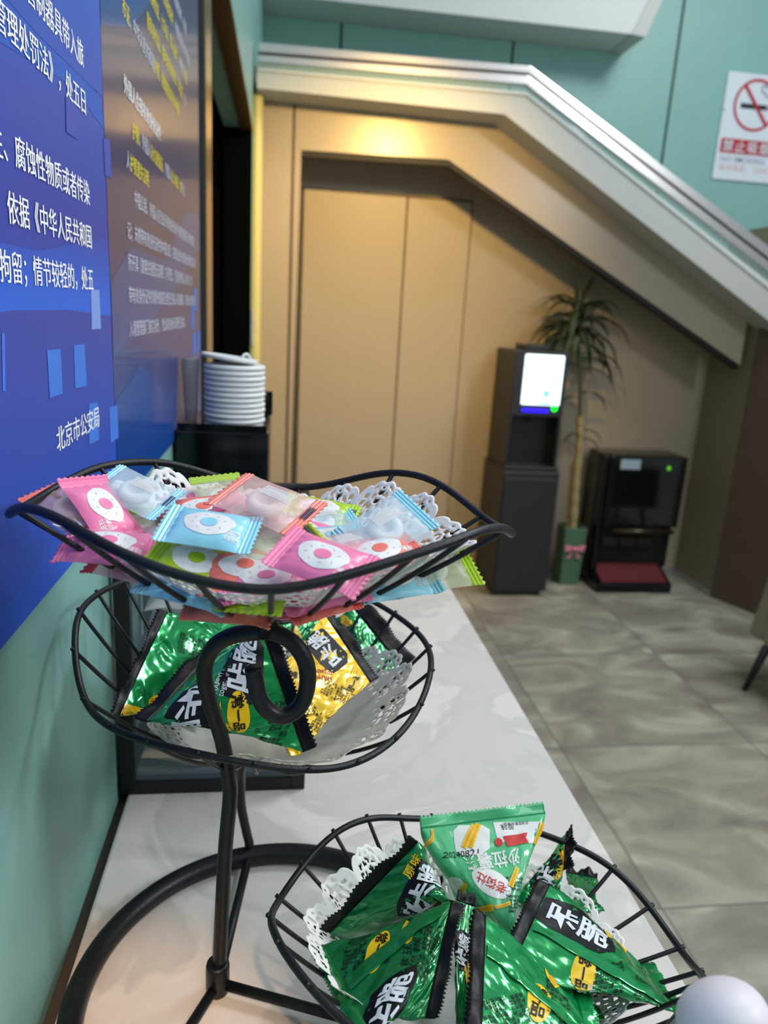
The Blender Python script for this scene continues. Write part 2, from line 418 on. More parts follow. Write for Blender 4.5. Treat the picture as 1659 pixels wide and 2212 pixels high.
p_sq1 = mat('poster_square_light', rgb(128, 158, 224), RO); p_sq2 = mat('poster_square_mid', rgb(66, 124, 222), RO); p_sq3 = mat('poster_square_soft', rgb(66, 80, 170), RO)
p_white = mat('poster_white_ink', rgb(248, 250, 255), 0.5); p_yellow = mat('poster_yellow_ink', rgb(236, 222, 40), 0.5)
p_grey = mat('poster_pale_ink', rgb(206, 210, 226), 0.5)
q_base = poster_mat('poster_gloss_blue_print', 1.25, 1.75, rgb(24, 66, 150), rgb(40, 46, 96), rgb(44, 62, 104), 0.4, 0.42, 0.14, 0.3)
q_band = poster_mat('poster_gloss_band_print', 1.25, 1.75, rgb(20, 74, 160), rgb(30, 66, 128), rgb(34, 84, 146), 0.4, 0.42, 0.14, 0.3)
poster = empty('wall_poster', (PXL, 0.7, 1.26), 'blue printed notice board with white Chinese lettering on the left wall', 'poster')
PO = (PXL, 0.7, 1.26)
def yz(px, py): p = at_x(px, py, PXL); return (p[1], p[2])
def wall_poly(b, pts, m, k=1):        # polygon of (px,py) on the poster face, k = print layer
    Q = [yz(*p) if p[0] > 3 or True else p for p in pts]
    yzpoly(b, Q, m, k)
def yzpoly(b, Q, m, k=1):
    V, Fc = poly2d(Q)
    b.add([(PXL + 0.00016 * k, y, z) for y, z in V], Fc, m)
b = MB(); b.box(XW + 0.0002, PXL, 0.10, 0.6865, 1.2625, 2.35, p_base)
# curved light field over a darker one, and the squares of the print
arc = [(0.10, 1.428), (0.30, 1.435), (0.45, 1.441), (0.56, 1.441), (0.686, 1.436)]
yzpoly(b, [(0.10, 1.478), (0.3, 1.474), (0.5, 1.476), (0.686, 1.500)] + arc[::-1], p_bright, 1)
yzpoly(b, arc + [(0.686, 1.322), (0.60, 1.31), (0.45, 1.285), (0.10, 1.2626)], p_low, 1)
yzpoly(b, [(0.40, 1.60), (0.53, 1.60), (0.686, 1.607), (0.686, 1.72), (0.40, 1.70)], p_base, 2)
yzpoly(b, [(0.10, 1.575), (0.45, 1.575), (0.60, 1.592), (0.686, 1.583), (0.686, 1.592), (0.60, 1.63), (0.10, 1.63)], mat('poster_mid_blue_print', rgb(40, 88, 184), RO), 1)
for q, m in (([(195, 626), (213, 626), (217, 710), (197, 712)], p_sq1), ([(100, 756), (129, 754), (134, 850), (106, 860)], p_sq2), ([(158, 746), (181, 743), (186, 834), (161, 839)], p_sq2),
             ([(191, 872), (209, 869), (213, 950), (192, 960)], p_sq2), ([(235, 880), (252, 875), (255, 945), (238, 957)], p_sq2), ([(140, 208), (163, 216), (167, 302), (142, 285)], p_sq3), ([(222, 298), (236, 303), (240, 385), (226, 380)], p_sq3), ([(2, 720), (8, 720), (10, 845), (4, 845)], p_sq2)):
    wall_poly(b, q, m, 3)
pl = b.build('printed_panel', poster, origin=PO)
tag(pl, 'saturated blue printed panel with large white characters')
def row(b, body, y, z, size, m, align='LEFT', bold=0.012, adv=None, layer=4, zs=1.0):
    V, Fc = text2d(body, 0.0)
    w = V[:, 0].max()
    s = size
    sy = (adv * len(body) / w) if adv else s
    off = -w * sy if align == 'RIGHT' else 0
    b = MB()
    for q, dx in enumerate((-bold, bold)): b.add([(PXL + 0.00016 * layer + 0.00003 * q, y + off + (p[0] + dx) * sy, z + p[1] * s * zs) for p in V], Fc, m)
    b.build('lettering', poster, origin=PO)
    return y + w * sy
b = MB()
for body, z in (('枪支弹药管制器具带入旅', 1.6125), ('治安管理处罚法》，处五日', 1.5815), ('性、腐蚀性物质或者传染', 1.5190), ('依据《中华人民共和国', 1.4880), ('拘留；情节较轻的，处五', 1.4568)):
    row(b, body, 0.6270, z, 0.0185, p_white, 'RIGHT', 0.018, 0.0180)
row(b, '北京市公安局', 0.6265, 1.3500, 0.0185, p_white, 'RIGHT', 0.018, 0.0196)
b = MB(); b.box(XW + 0.0002, PXL, 0.6885, 1.392, 1.2625, 2.35, q_base)
yzpoly(b, [(0.69, 1.66), (0.82, 1.70), (1.0, 1.80), (1.0, 1.95), (0.69, 1.80)], q_band, 1)
yzpoly(b, [(0.69, 1.463), (0.78, 1.50), (1.0, 1.50), (1.2, 1.58), (1.39, 1.60), (1.39, 1.545), (1.1, 1.47), (0.9, 1.43), (0.69, 1.40)], q_band, 1)
yzpoly(b, [(0.69, 1.36), (0.82, 1.385), (1.0, 1.33), (1.39, 1.40), (1.39, 1.32), (0.98, 1.2626), (0.69, 1.2626)], q_band, 1)
for y, z in ((1.30, 1.44), (1.26, 1.41), (1.28, 1.37), (1.35, 1.37)): yzpoly(b, [(y, z), (y + 0.03, z), (y + 0.03, z + 0.035), (y, z + 0.035)], p_sq2, 2)
pr = b.build('printed_panel', poster, origin=PO); tag(pr, 'glossy darker panel reflecting brown, small yellow and white text')
b = MB()
y = row(b, '外国人住宿有效身份证件：', 0.771, 1.6335, 0.0180, p_white, bold=0.016, adv=0.0178)
A_ = 0.0166
def mixed(y, z, segs):
    for body, m in segs: y = row(b, body, y, z, 0.0178, m, bold=0.008, adv=A_) + 0.001
mixed(0.774, 1.697, (('市证', p_yellow), ('、中华人民共和国', p_grey), ('护照、港澳居民来往内地通', p_yellow)))
mixed(0.902, 1.7285, (('居民身份证、临时居民身份证、军官证', p_yellow), ('、台', p_grey)))
mixed(0.80, 1.760, (('有效证件包括居民身份证、士兵证、军人证件', p_yellow), ('、护照证', p_grey), ('市民', p_yellow)))
mixed(0.80, 1.7915, (('户口簿、驾驶证、社会保障卡及其他证件', p_yellow), ('、中国公民在本市住宿', p_grey)))
mixed(0.80, 1.823, (('身份证件登记入住、临时身份证明', p_yellow), ('、机动车驾驶证件、有效', p_grey)))
mixed(0.80, 1.8545, (('中国公民有效身份证件', p_yellow), ('、居民身份证、户口簿', p_grey)))
mixed(0.805, 1.602, (('护照', p_yellow), ('、外国人', p_grey), ('永久居留证', p_yellow), ('、外国人', p_grey), ('出入境证、旅', p_yellow), ('行证', p_grey)))
mixed(0.772, 1.5705, (('人', p_grey), ('护照遗失证明', p_yellow)))
for z, y0, t in ((1.541, 0.805, '中国公民、外国人应当出示有效身份证件办理住宿登记手续如实登'), (1.508, 0.766, '记；未携带有效身份证件的中国公民，应到派出所办理身份证明核实住宿'), (1.479, 0.765, '所开具《旅客住宿登记证明》方可登记，凭证明办理入住手续；携'), (1.4485, 0.763, '带有效身份证件的境外旅客应当登记住宿人员的国籍，应到派出所登记出'), (1.4165, 0.761, '入境管理部门核实身份，凭出具的身份证明登记住宿。')):
    row(b, t, y0, z, 0.0172, p_grey, bold=0.006, adv=0.0172)
row(b, '北京市公安局', 1.187, 1.349, 0.018, p_grey, bold=0.008, adv=0.0205)

# ------------------------------------------------------------------ no smoking sign on the upper teal wall
sg_w = mat('sign_white_acrylic', rgb(216, 224, 232), 0.3, coat=0.3); sg_r = mat('sign_red_print', rgb(178, 30, 38), 0.4); sg_k = mat('sign_black_print', rgb(24, 24, 28), 0.5); sg_g = mat('sign_grey_print', rgb(140, 150, 165), 0.5); sg_p = mat('sign_pale_red_print', rgb(214, 178, 178), 0.5)
SX0, SX1, SZ0, SZ1 = 2.662, 3.10, 2.400, 3.012
sign = empty('no_smoking_sign', (2.88, 4.75, SZ0), 'white no smoking sign with a red prohibition circle on the teal wall at upper right', 'sign')
SO = (2.88, 4.75, SZ0)
b = MB(); b.box(SX0, SX1, 4.738, 4.7495, SZ0, SZ1, sg_w); b.build('board', sign, origin=SO, bevel=0.006)
def sgn(b, V, Fc, m, k=1): b.add([(p[0], 4.738 - 0.0012 * k, p[1]) for p in V], Fc, m)
b = MB(); cx_, cz_, r_ = 2.875, 2.838, 0.148
ring = [(r_ * math.cos(a), r_ * math.sin(a)) for a in np.linspace(0, 2 * math.pi, 49)[:-1]]
V = np.array([(cx_ + x, cz_ + z) for x, z in ring] + [(cx_ + x * 0.89, cz_ + z * 0.89) for x, z in ring])
sgn(b, V, [(i, (i + 1) % 48, (i + 1) % 48 + 48, i + 48) for i in range(48)], sg_r, 2)
a = math.radians(-50); ux, uz = math.cos(a), math.sin(a)
V = np.array([(cx_ - ux * 0.14 - uz * 0.010 * s1 if e < 0 else cx_ + ux * 0.14 - uz * 0.010 * s1, (cz_ - uz * 0.14 if e < 0 else cz_ + uz * 0.14) + ux * 0.010 * s1) for e, s1 in ((-1, -1), (1, -1), (1, 1), (-1, 1))])
sgn(b, V, [(0, 1, 2, 3)], sg_r, 3)
V = np.array([(cx_ - 0.10, cz_ - 0.022), (cx_ + 0.075, cz_ - 0.022), (cx_ + 0.075, cz_ + 0.006), (cx_ - 0.10, cz_ + 0.006)]); sgn(b, V, [(0, 1, 2, 3)], sg_k, 2)
V = np.array([(cx_ + 0.08, cz_ - 0.022), (cx_ + 0.10, cz_ - 0.022), (cx_ + 0.10, cz_ + 0.006), (cx_ + 0.08, cz_ + 0.006)]); sgn(b, V, [(0, 1, 2, 3)], sg_g, 2)
sm = catmull([(0.095, 0.012), (0.093, 0.05), (0.06, 0.055), (0.05, 0.075), (0.03, 0.075), (0.025, 0.105), (0.045, 0.115), (0.06, 0.095)], 4)
b.tube([(cx_ + p[0], 4.7365, cz_ + p[1]) for p in sm], 0.0028, sg_k, 6)
b.build('prohibition_symbol', sign, origin=SO)
b = MB(); V = np.array([(SX0 + 0.022, 2.556), (SX1 - 0.02, 2.556), (SX1 - 0.02, 2.640), (SX0 + 0.022, 2.640)]); sgn(b, V, [(0, 1, 2, 3)], sg_r, 1); b.build('red_band', sign, origin=SO)
for body, x, z, s, m, k in (('禁止吸烟', SX0 + 0.035, 2.570, 0.074, sg_w, 3), ('NO SMOKING', SX0 + 0.035, 2.507, 0.048, sg_g, 1), ('投诉电话：12345', SX0 + 0.03, 2.458, 0.046, sg_p, 1)):
    V, Fc = text2d(body, 0.01, None, 'LEFT', 1.25 if '禁' in body else 1.0)
    b2 = MB(); sgn(b2, V * s + np.array([x, z]), Fc, m, k); b2.build('lettering', sign, origin=SO)
b = MB(); b.lathe([(0.0, 0.006), (0.008, 0.005), (0.010, 0.0)], sg_w, 12, (0, 0, 0))
b.v = [(SX0 + 0.013 + x, 4.737 - z, 2.80 + y) for x, y, z in b.v]; b.build('fixing_cap', sign, True, origin=SO)

# ------------------------------------------------------------------ wire fruit stand
wire = mat('black_wire', rgb(26, 27, 30), 0.42, 0.35, var=0.25, scale=60, bump=0.15, bscale=300)
wire_end = mat('cut_wire_end', rgb(120, 112, 104), 0.5, 0.6)

def rim_curve(front, back, cx, cy, a, bb, n=120, sig=1.2):
    S = []
    for L, far in ((front, False), (back, True)):
        for px, py in L:
            v = ray(px, py); dx, dy = v[0], v[1]
            A = (dx / a) ** 2 + (dy / bb) ** 2; B = -2 * (dx * cx / a ** 2 + dy * cy / bb ** 2); C = (cx / a) ** 2 + (cy / bb) ** 2 - 1
            D = B * B - 4 * A * C
            t = (-B + (math.sqrt(D) if far else -math.sqrt(D))) / (2 * A) if D > 0 else -B / (2 * A)
            P = CAMP + v * t
            S.append((math.atan2(P[1] - cy, P[0] - cx), math.hypot(P[0] - cx, P[1] - cy), P[2]))
    S.sort(); S = np.array(S)
    th = np.linspace(-math.pi, math.pi, n, endpoint=False)
    ext = np.concatenate([S - [2 * math.pi, 0, 0], S, S + [2 * math.pi, 0, 0]])
    r = np.interp(th, ext[:, 0], ext[:, 1]); z = np.interp(th, ext[:, 0], ext[:, 2])
    k = np.exp(-0.5 * (np.arange(-6, 7) / sig) ** 2); k /= k.sum()
    f = lambda q: np.convolve(np.concatenate([q[-6:], q, q[:6]]), k, 'valid')
    r, z = f(r), f(z)
    return np.stack([cx + r * np.cos(th), cy + r * np.sin(th), z], -1)

class Bowl:
    def __init__(s, rim, c, r0, pw=1.5):
        s.rim = rim; s.c = np.array(c, float); s.r0 = r0; s.pw = pw; s.n = len(rim)
    def R(s, tau):
        q = (tau % 1.0) * s.n; i = int(q); f = q - i
        return s.rim[i % s.n] * (1 - f) + s.rim[(i + 1) % s.n] * f
    def at(s, tau, w, lift=0.0):
        R = s.R(tau); d = R[:2] - s.c[:2]; L = np.linalg.norm(d); u = d / L
        r = s.r0 * min(w / 0.0001, 1) + (L - s.r0) * w if w > 0 else 0
        z = s.c[2] + (R[2] - s.c[2]) * w ** s.pw
        p = np.array([s.c[0] + u[0] * r, s.c[1] + u[1] * r, z])
        if lift: p = p + np.array([-u[0] * lift * 0.6 * w, -u[1] * lift * 0.6 * w, lift])
        return p
    def flat(s, tau, rho, lift=0.0):           # rho 0..1 from the very centre to the rim
        R = s.R(tau); d = R[:2] - s.c[:2]; L = np.linalg.norm(d); u = d / L
        r = rho * L; w = max(0.0, (r - s.r0) / (L - s.r0))
        z = s.c[2] + (R[2] - s.c[2]) * w ** s.pw
        return np.array([s.c[0] + u[0] * (r - lift * 0.6 * w), s.c[1] + u[1] * (r - lift * 0.6 * w), z + lift])

ST = (0.0, 0.415, 0.98)
stand = empty('wire_fruit_stand', ST, 'black wire three tier fruit stand with wavy baskets on the white counter', 'fruit stand')
RC = (0.003, 0.416); RR = 0.1345
b = MB(); b.tube([(RC[0] + RR * math.cos(2 * math.pi * i / 96), RC[1] + RR * math.sin(2 * math.pi * i / 96), 0.9885) for i in range(96)], 0.0083, wire, 14, closed=True)
b.build('base_ring', stand, True, origin=ST)
HUB = (-0.037, 0.424)
b = MB(); b.lathe([(0.0, 0.0), (0.0075, 0.0), (0.0082, 0.002), (0.0082, 0.022), (0.0076, 0.0245), (0.0058, 0.0245)], wire, 20, (HUB[0], HUB[1], 0.9812)); b.build('hub_collar', stand, True, origin=ST)
for ex, ey in ((-0.021, 0.546), (0.122, 0.360), (-0.088, 0.315)):
    b = MB(); b.tube([(HUB[0], HUB[1], 0.988), (ex, ey, 0.990)], 0.0036, wire, 10); b.build('spoke', stand, True, origin=ST)
pole_px = [(473, 2105, .424), (480, 1960, .424), (487, 1830, .424), (497, 1720, .423), (494, 1680, .422), (480, 1600, .419), (455, 1520, .413), (442, 1465, .408), (446, 1425, .403), (466, 1393, .398), (500, 1374, .393), (545, 1366, .389), (590, 1366, .386), (632, 1388, .384), (660, 1430, .382), (664, 1480, .381), (648, 1525, .380), (615, 1546, .379), (583, 1538, .378), (562, 1512, .378), (553, 1478, .378), (547, 1442, .378)]
b = MB(); b.tube(catmull([at_y(*p) for p in pole_px], 6), 0.0049, wire, 14); pole = b.build('scroll_pole', stand, True, origin=ST)
rod = [(-0.021, 0.550, 0.985), (-0.021, 0.550, 1.0), at_y(533, 1800, .548), at_y(521, 1740, .545), at_y(520, 1690, .540), at_y(524, 1650, .525), (-0.014, 0.505, 1.137)]
b = MB(); b.tube(catmull(rod, 6), 0.0040, wire, 12); b.build('support_rod', stand, True, origin=ST)
b = MB(); b.tube(catmull([(0.131, 0.392, 0.99), (0.133, 0.39, 1.0), (0.135, 0.375, 1.02), (0.125, 0.36, 1.042)], 6), 0.0045, wire, 12); b.build('support_rod', stand, True, origin=ST)

top_f = [(14, 1116), (33, 1097), (61, 1095), (101, 1106), (145, 1129), (195, 1158), (246, 1187), (318, 1218), (383, 1241), (452, 1259), (514, 1270), (600, 1276), (625, 1270), (686, 1260), (766, 1237), (827, 1218), (887, 1199), (956, 1176), (1032, 1146), (1070, 1138), (1096, 1142), (1108, 1157)]
top_b = [(61, 1093), (108, 1062), (163, 1030), (217, 1006), (271, 999), (344, 997), (391, 1006), (441, 1021), (506, 1042), (542, 1050), (600, 1057), (660, 1054), (713, 1047), (766, 1034), (819, 1022), (865, 1020), (918, 1030), (967, 1055), (1013, 1093), (1058, 1131)]
mid_f = [(157, 1396), (169, 1481), (200, 1541), (247, 1577), (332, 1603), (415, 1621), (582, 1653), (660, 1665), (717, 1664), (779, 1648), (823, 1622), (882, 1565), (914, 1508), (930, 1446)]
mid_b = [(161, 1349), (190, 1300), (244, 1264), (831, 1314), (867, 1340), (903, 1368), (927, 1404)]
low_f = [(594, 2007), (605, 2048), (636, 2085), (683, 2139), (721, 2180), (746, 2212), (1501, 2122)]
low_b = [(608, 1951), (636, 1900), (674, 1844), (718, 1800), (768, 1772), (815, 1764), (862, 1767), (897, 1777), (1226, 1827), (1270, 1839), (1322, 1869), (1377, 1924), (1432, 2001), (1476, 2078)]
rim_t = rim_curve(top_f, top_b, -0.003, 0.378, 0.1255, 0.100)
rim_m = rim_curve(mid_f, mid_b, -0.012, 0.498, 0.1245, 0.122, sig=3)
rim_l = rim_curve(low_f, low_b, 0.128, 0.350, 0.131, 0.102, sig=3)
bowl_t = Bowl(rim_t, (-0.004, 0.386, 1.300), 0.040, 1.35)
bowl_m = Bowl(rim_m, (-0.012, 0.500, 1.140), 0.040, 1.4)
bowl_l = Bowl(rim_l, (0.128, 0.352, 1.046), 0.040, 1.4)
def basket(bowl, nrib, extra=0.004, lab=None, ph=0.0):
    c = tuple(bowl.c)
    b = MB(); b.tube([tuple(p) for p in bowl.rim], 0.00225, wire, 10, closed=True)
    o = b.build('basket', stand, True, origin=c)
    if lab: tag(o, lab)
    b = MB(); b.tube([(c[0] + bowl.r0 * math.cos(2 * math.pi * i / 48), c[1] + bowl.r0 * math.sin(2 * math.pi * i / 48), c[2]) for i in range(48)], 0.0018, wire, 8, closed=True)
    b.build('floor_ring', o, True, origin=c); bpy.context.view_layer.update
    for k in range(nrib):
        t = (k + ph) / nrib
        P = [bowl.at(t, w) for w in np.linspace(0.0001, 1.0, 14)]
        R = bowl.R(t); u = P[-1] - P[-2]; u /= np.linalg.norm(u)
        P.append(P[-1] + u * extra)
        b = MB(); b.tube(P, 0.0014, wire, 7)
        r = b.build('rib', o, True, origin=c); r.location = (0, 0, 0)
    for ch in o.children: ch.location = (0, 0, 0)
    return o
bk_t = basket(bowl_t, 21, 0.0018, 'top basket with pointed ends', 0.25)
bk_m = basket(bowl_m, 24, 0.0035, 'rounded middle basket')
bk_l = basket(bowl_l, 26, 0.0035, 'lower front basket')
b = MB(); b.tube([at_y(575, 1372, .387), (bowl_t.c[0], bowl_t.c[1], 1.298)], [0.006, 0.006], wire, 14); b.build('socket', stand, True, origin=ST)
b = MB()
for bw in (bowl_t, bowl_m, bowl_l):
    for k in range(3):
        a = math.pi * k / 3
        b.tube([(bw.c[0] + 0.04 * math.cos(a), bw.c[1] + 0.04 * math.sin(a), bw.c[2]), (bw.c[0] - 0.04 * math.cos(a), bw.c[1] - 0.04 * math.sin(a), bw.c[2])], 0.0016, wire, 8)
b.build('floor_cross_wires', stand, True, origin=ST)

# ------------------------------------------------------------------ paper doilies
paper = mat('white_paper_lace', rgb(232, 230, 226), 0.7, var=0.03, scale=200)
waxp = mat('greased_paper_lace', rgb(222, 218, 206), 0.32, var=0.06, scale=60, alpha=0.88, coat=0.4)
def doily(name, bowl, rho_fn, lift, m, seed, wob=0.003, lobes=20):
    nphi, nr = 420, 80
    rnd = random.Random(seed)
    ph = [rnd.random() * 6.28 for _ in range(6)]
    vs = []; ok = []
    for i in range(nphi):
        phi = 2 * math.pi * i / nphi
        lob = abs(math.sin(phi * lobes / 2)); small = abs(math.sin(phi * lobes * 2))
        edge = 0.915 + 0.065 * lob ** 0.7 + 0.02 * small ** 0.7
        for j in range(nr + 1):
            q = j / nr
            rho = q * edge * rho_fn(phi)
            wv = wob * q ** 2 * (math.sin(3 * phi + ph[0]) + math.sin(7 * phi + ph[1]) * 0.7 + math.sin(13 * phi + ph[2] + 4 * q) * 0.5)
            p = bowl.flat(phi / (2 * math.pi) + 0.5, rho, lift + 0.0015 + abs(wv) * 0.9)
            vs.append(p)
    fs = []
    for i in range(nphi):
        phi = 2 * math.pi * (i + 0.5) / nphi
        for j in range(nr):
            q = (j + 0.5) / nr; hole = False
            if q > 0.55:
                Rr = np.linalg.norm(bowl.R(phi / (2 * math.pi) + 0.5)[:2] - bowl.c[:2]) * rho_fn(phi) * 1000
                lw = 2 * math.pi * Rr * 0.85 / lobes
                X = ((phi * lobes / (2 * math.pi)) % 1.0 - 0.5) * lw; Yq = (1 - q) * Rr
                for hx, hy, hr in ((0, 6, 1.5), (-3.6, 8, 1.3), (3.6, 8, 1.3), (-5.5, 12, 1.4), (5.5, 12, 1.4), (0, 11, 1.6), (-2.8, 14.5, 1.3), (2.8, 14.5, 1.3), (-7.5, 6, 1.2), (7.5, 6, 1.2), (-9, 10, 1.3), (9, 10, 1.3), (0, 19, 1.9), (-6, 19, 1.8), (6, 19, 1.8), (-3, 24, 1.5), (3, 24, 1.5), (-9, 24, 1.5), (9, 24, 1.5), (0, 2.9, 0.9), (-4.2, 3.2, 0.9), (4.2, 3.2, 0.9)):
                    if (X - hx) ** 2 + (Yq - hy) ** 2 < hr * hr: hole = True
            if not hole:
                a = i * (nr + 1) + j; c = ((i + 1) % nphi) * (nr + 1) + j
                if j == 0: fs.append((a, c + 1, a + 1))
                else: fs.append((a, c, c + 1, a + 1))
    b = MB(); b.add(vs, fs, m)
    o = b.build(name, None, True, origin=tuple(bowl.c))
    bm = bmesh.new(); bm.from_mesh(o.data); bmesh.ops.remove_doubles(bm, verts=bm.verts[:], dist=1e-6)
    bmesh.ops.delete(bm, geom=[v for v in bm.verts if not v.link_faces], context='VERTS'); bm.to_mesh(o.data); bm.free()
    s = o.modifiers.new('thickness', 'SOLIDIFY'); s.thickness = 0.0003
    return o
tag(doily('paper_doily', bowl_t, lambda p: 0.89 + 0.05 * math.sin(p), 0.0015, paper, 1, 0.003), 'white paper lace doily under the wrapped mints in the top basket', 'doily')
tag(doily('paper_doily', bowl_m, lambda p: 0.70 + 0.25 * max(0.0, math.cos(p + 0.6)), 0.002, waxp, 2, 0.003), 'greasy translucent lace doily under the snack packs in the middle basket', 'doily')
tag(doily('paper_doily', bowl_l, lambda p: 0.84 + 0.06 * math.cos(p - 2.6), 0.002, paper, 3, 0.005), 'white paper lace doily lining the lower front basket of snack packs', 'doily')

# ------------------------------------------------------------------ snack packs (tetrahedral foil bags)
def foil(name, c, rough=0.22, metal=0.38, var=0.10): return mat(name, c, rough, metal, var=var, scale=45, bump=0.16, bscale=24, coat=0.7, crough=0.05)
f_green = foil('green_foil', rgb(14, 150, 78)); f_green2 = foil('deep_green_foil', rgb(10, 126, 62)); f_yellow = foil('yellow_foil', rgb(222, 180, 10), 0.34, 0.3)
f_mint = foil('pale_green_film', rgb(72, 184, 122), 0.42, 0.0, 0.04)
f_black = mat('black_foil_seal', rgb(12, 12, 14), 0.42, 0.0, spec=0.3, bump=0.3, bscale=120)
k_black = mat('black_ink', rgb(8, 8, 16), 0.45, spec=0.3); k_white = mat('white_ink', rgb(214, 220, 224), 0.4); k_yel = mat('yellow_ink', rgb(240, 196, 20), 0.35); k_org = mat('orange_ink', rgb(226, 160, 30), 0.35)
k_dgreen = mat('dark_green_ink', rgb(6, 58, 30), 0.4); k_red = mat('red_ink', rgb(200, 40, 34), 0.4); k_pale = mat('pale_ink', rgb(225, 226, 224), 0.4)

class Bag:
    def __init__(s, A1, A2, B1, B2, seed, puff=0.6, crinkle=1.0):
        s.A1, s.A2, s.B1, s.B2 = [np.array(p, float) for p in (A1, A2, B1, B2)]
        s.seed = seed; s.puff = puff; s.cr = crinkle
        s.mA = (s.A1 + s.A2) / 2; s.mB = (s.B1 + s.B2) / 2
        s.nu, s.nv = 96, 48
        us = np.arange(s.nu) / s.nu; vs = np.linspace(0, 1, s.nv + 1)
        G = np.array([[s.raw(u, v) for u in us] for v in vs])
        s.G = G
        # outward normals, then crinkles
        du = np.roll(G, -1, 1) - np.roll(G, 1, 1); dv = np.gradient(G, axis=0)
        Nn = np.cross(du, dv); L = np.linalg.norm(Nn, axis=-1, keepdims=True); Nn = Nn / np.maximum(L, 1e-12)
        cen = G.mean(1, keepdims=True)
        if ((G - cen) * Nn).sum() < 0: Nn = -Nn; s.sgn = -1
        else: s.sgn = 1
        V, U = np.meshgrid(vs, us, indexing='ij')
        amp = 0.0011 * s.cr
        disp = np.zeros_like(U)
        for i in range(s.nv + 1):
            for j in range(s.nu):
                u, v = us[j], vs[i]
                q = Vector((math.cos(2 * math.pi * u) * 1.6 + s.seed * 3.1, math.sin(2 * math.pi * u) * 1.6, v * 2.6))
                d = noise.noise(q * 1.3) * 1.4 + (0.35 - abs(noise.noise(q * 2.3))) * 1.5
                e = math.exp(-v / 0.14) + math.exp(-(1 - v) / 0.14)
                d += e * 0.9 * math.sin(u * 2 * math.pi * 13 + 3 * noise.noise(q * 2))
                disp[i, j] = d * amp * min(1, 8 * v, 8 * (1 - v))
        s.G = G + Nn * disp[..., None]
        G = s.G
        du = np.roll(G, -1, 1) - np.roll(G, 1, 1); dv = np.gradient(G, axis=0)
        Nn = np.cross(du, dv) * s.sgn; s.N = Nn / np.maximum(np.linalg.norm(Nn, axis=-1, keepdims=True), 1e-12)
        s.us, s.vs = us, vs
    def raw(s, u, v):
        ex = (s.A2 - s.A1) / 2 * (1 - v); ey = (s.B2 - s.B1) / 2 * v
        q = u * 4.0                                   # perimeter fraction, by angle-like quarter turns
        a = np.linalg.norm(ex); b_ = np.linalg.norm(ey); per = 4 * (a + b_) + 1e-9
        d = u * per
        if d < b_: x, y = 1, d / b_ if b_ > 1e-9 else 0
        elif d < b_ + 2 * a: x, y = 1 - (d - b_) / max(a, 1e-9), 1
        elif d < 3 * b_ + 2 * a: x, y = -1, 1 - (d - b_ - 2 * a) / max(b_, 1e-9)
        elif d < 3 * b_ + 4 * a: x, y = -1 + (d - 3 * b_ - 2 * a) / max(a, 1e-9), -1
        else: x, y = 1, -1 + (d - 3 * b_ - 4 * a) / max(b_, 1e-9)
        r = math.hypot(x, y) or 1; mxy = max(abs(x), abs(y))
        cxx, cyy = x / r * mxy, y / r * mxy
        w = s.puff * min(1, 4 * v * (1 - v) * 1.3)
        x2 = x * (1 - w) + cxx * 1.22 * w; y2 = y * (1 - w) + cyy * 1.22 * w
        return s.mA * (1 - v) + s.mB * v + ex * x2 + ey * y2
    def S(s, u, v, off=0.0):
        v = min(max(v, 0.0), 1.0)
        fi = v * s.nv; i = min(int(fi), s.nv - 1); fy_ = fi - i
        fj = (u % 1.0) * s.nu; j = int(fj) % s.nu; fx_ = fj - int(fj); j2 = (j + 1) % s.nu
        def L(A): return (A[i, j] * (1 - fx_) + A[i, j2] * fx_) * (1 - fy_) + (A[i + 1, j] * (1 - fx_) + A[i + 1, j2] * fx_) * fy_
        return L(s.G) + L(s.N) * off
    def find(s, px, py):
        P = projA(s.G); d2 = (P[..., 0] - px) ** 2 + (P[..., 1] - py) ** 2
        face = ((CAMP - s.G) * s.N).sum(-1)
        d2 = np.where(face > 0, d2, d2 + 1e7)
        d2[:3] += 1e8; d2[-3:] += 1e8
        i, j = np.unravel_index(np.argmin(d2), d2.shape)
        return s.us[j], s.vs[i]
    def decal(s, mb, px, py, ang, V, Fc, m, size, layer=1, stretch=1.0):
        """print a flat drawing on the film around the point seen at (px,py); ang = reading direction in the picture, degrees clockwise from right"""
        u0, v0 = s.find(px, py); e = 0.012
        Su = (s.S(u0 + e, v0) - s.S(u0 - e, v0)) / (2 * e); Sv = (s.S(u0, v0 + e) - s.S(u0, v0 - e)) / (2 * e)
        p0 = s.S(u0, v0)
        Ju = (proj(p0 + Su * 1e-3) - proj(p0)) / 1e-3; Jv = (proj(p0 + Sv * 1e-3) - proj(p0)) / 1e-3
        a = math.radians(ang)
        du, dv = np.linalg.lstsq(np.stack([Ju, Jv], 1), np.array([math.cos(a), math.sin(a)]), rcond=None)[0]
        ex = _n(Su * du + Sv * dv); nn = np.cross(Su, Sv) * s.sgn; nn /= np.linalg.norm(nn); ey = np.cross(nn, ex)
        M = np.linalg.pinv(np.stack([Su, Sv], 1))
        pts = []
        for x, y in V:
            d = M @ (ex * x * size * stretch + ey * y * size)
            pts.append(s.S(u0 + d[0], v0 + d[1], 0.00018 * layer + 0.0001))
        mb.add(pts, Fc, m)

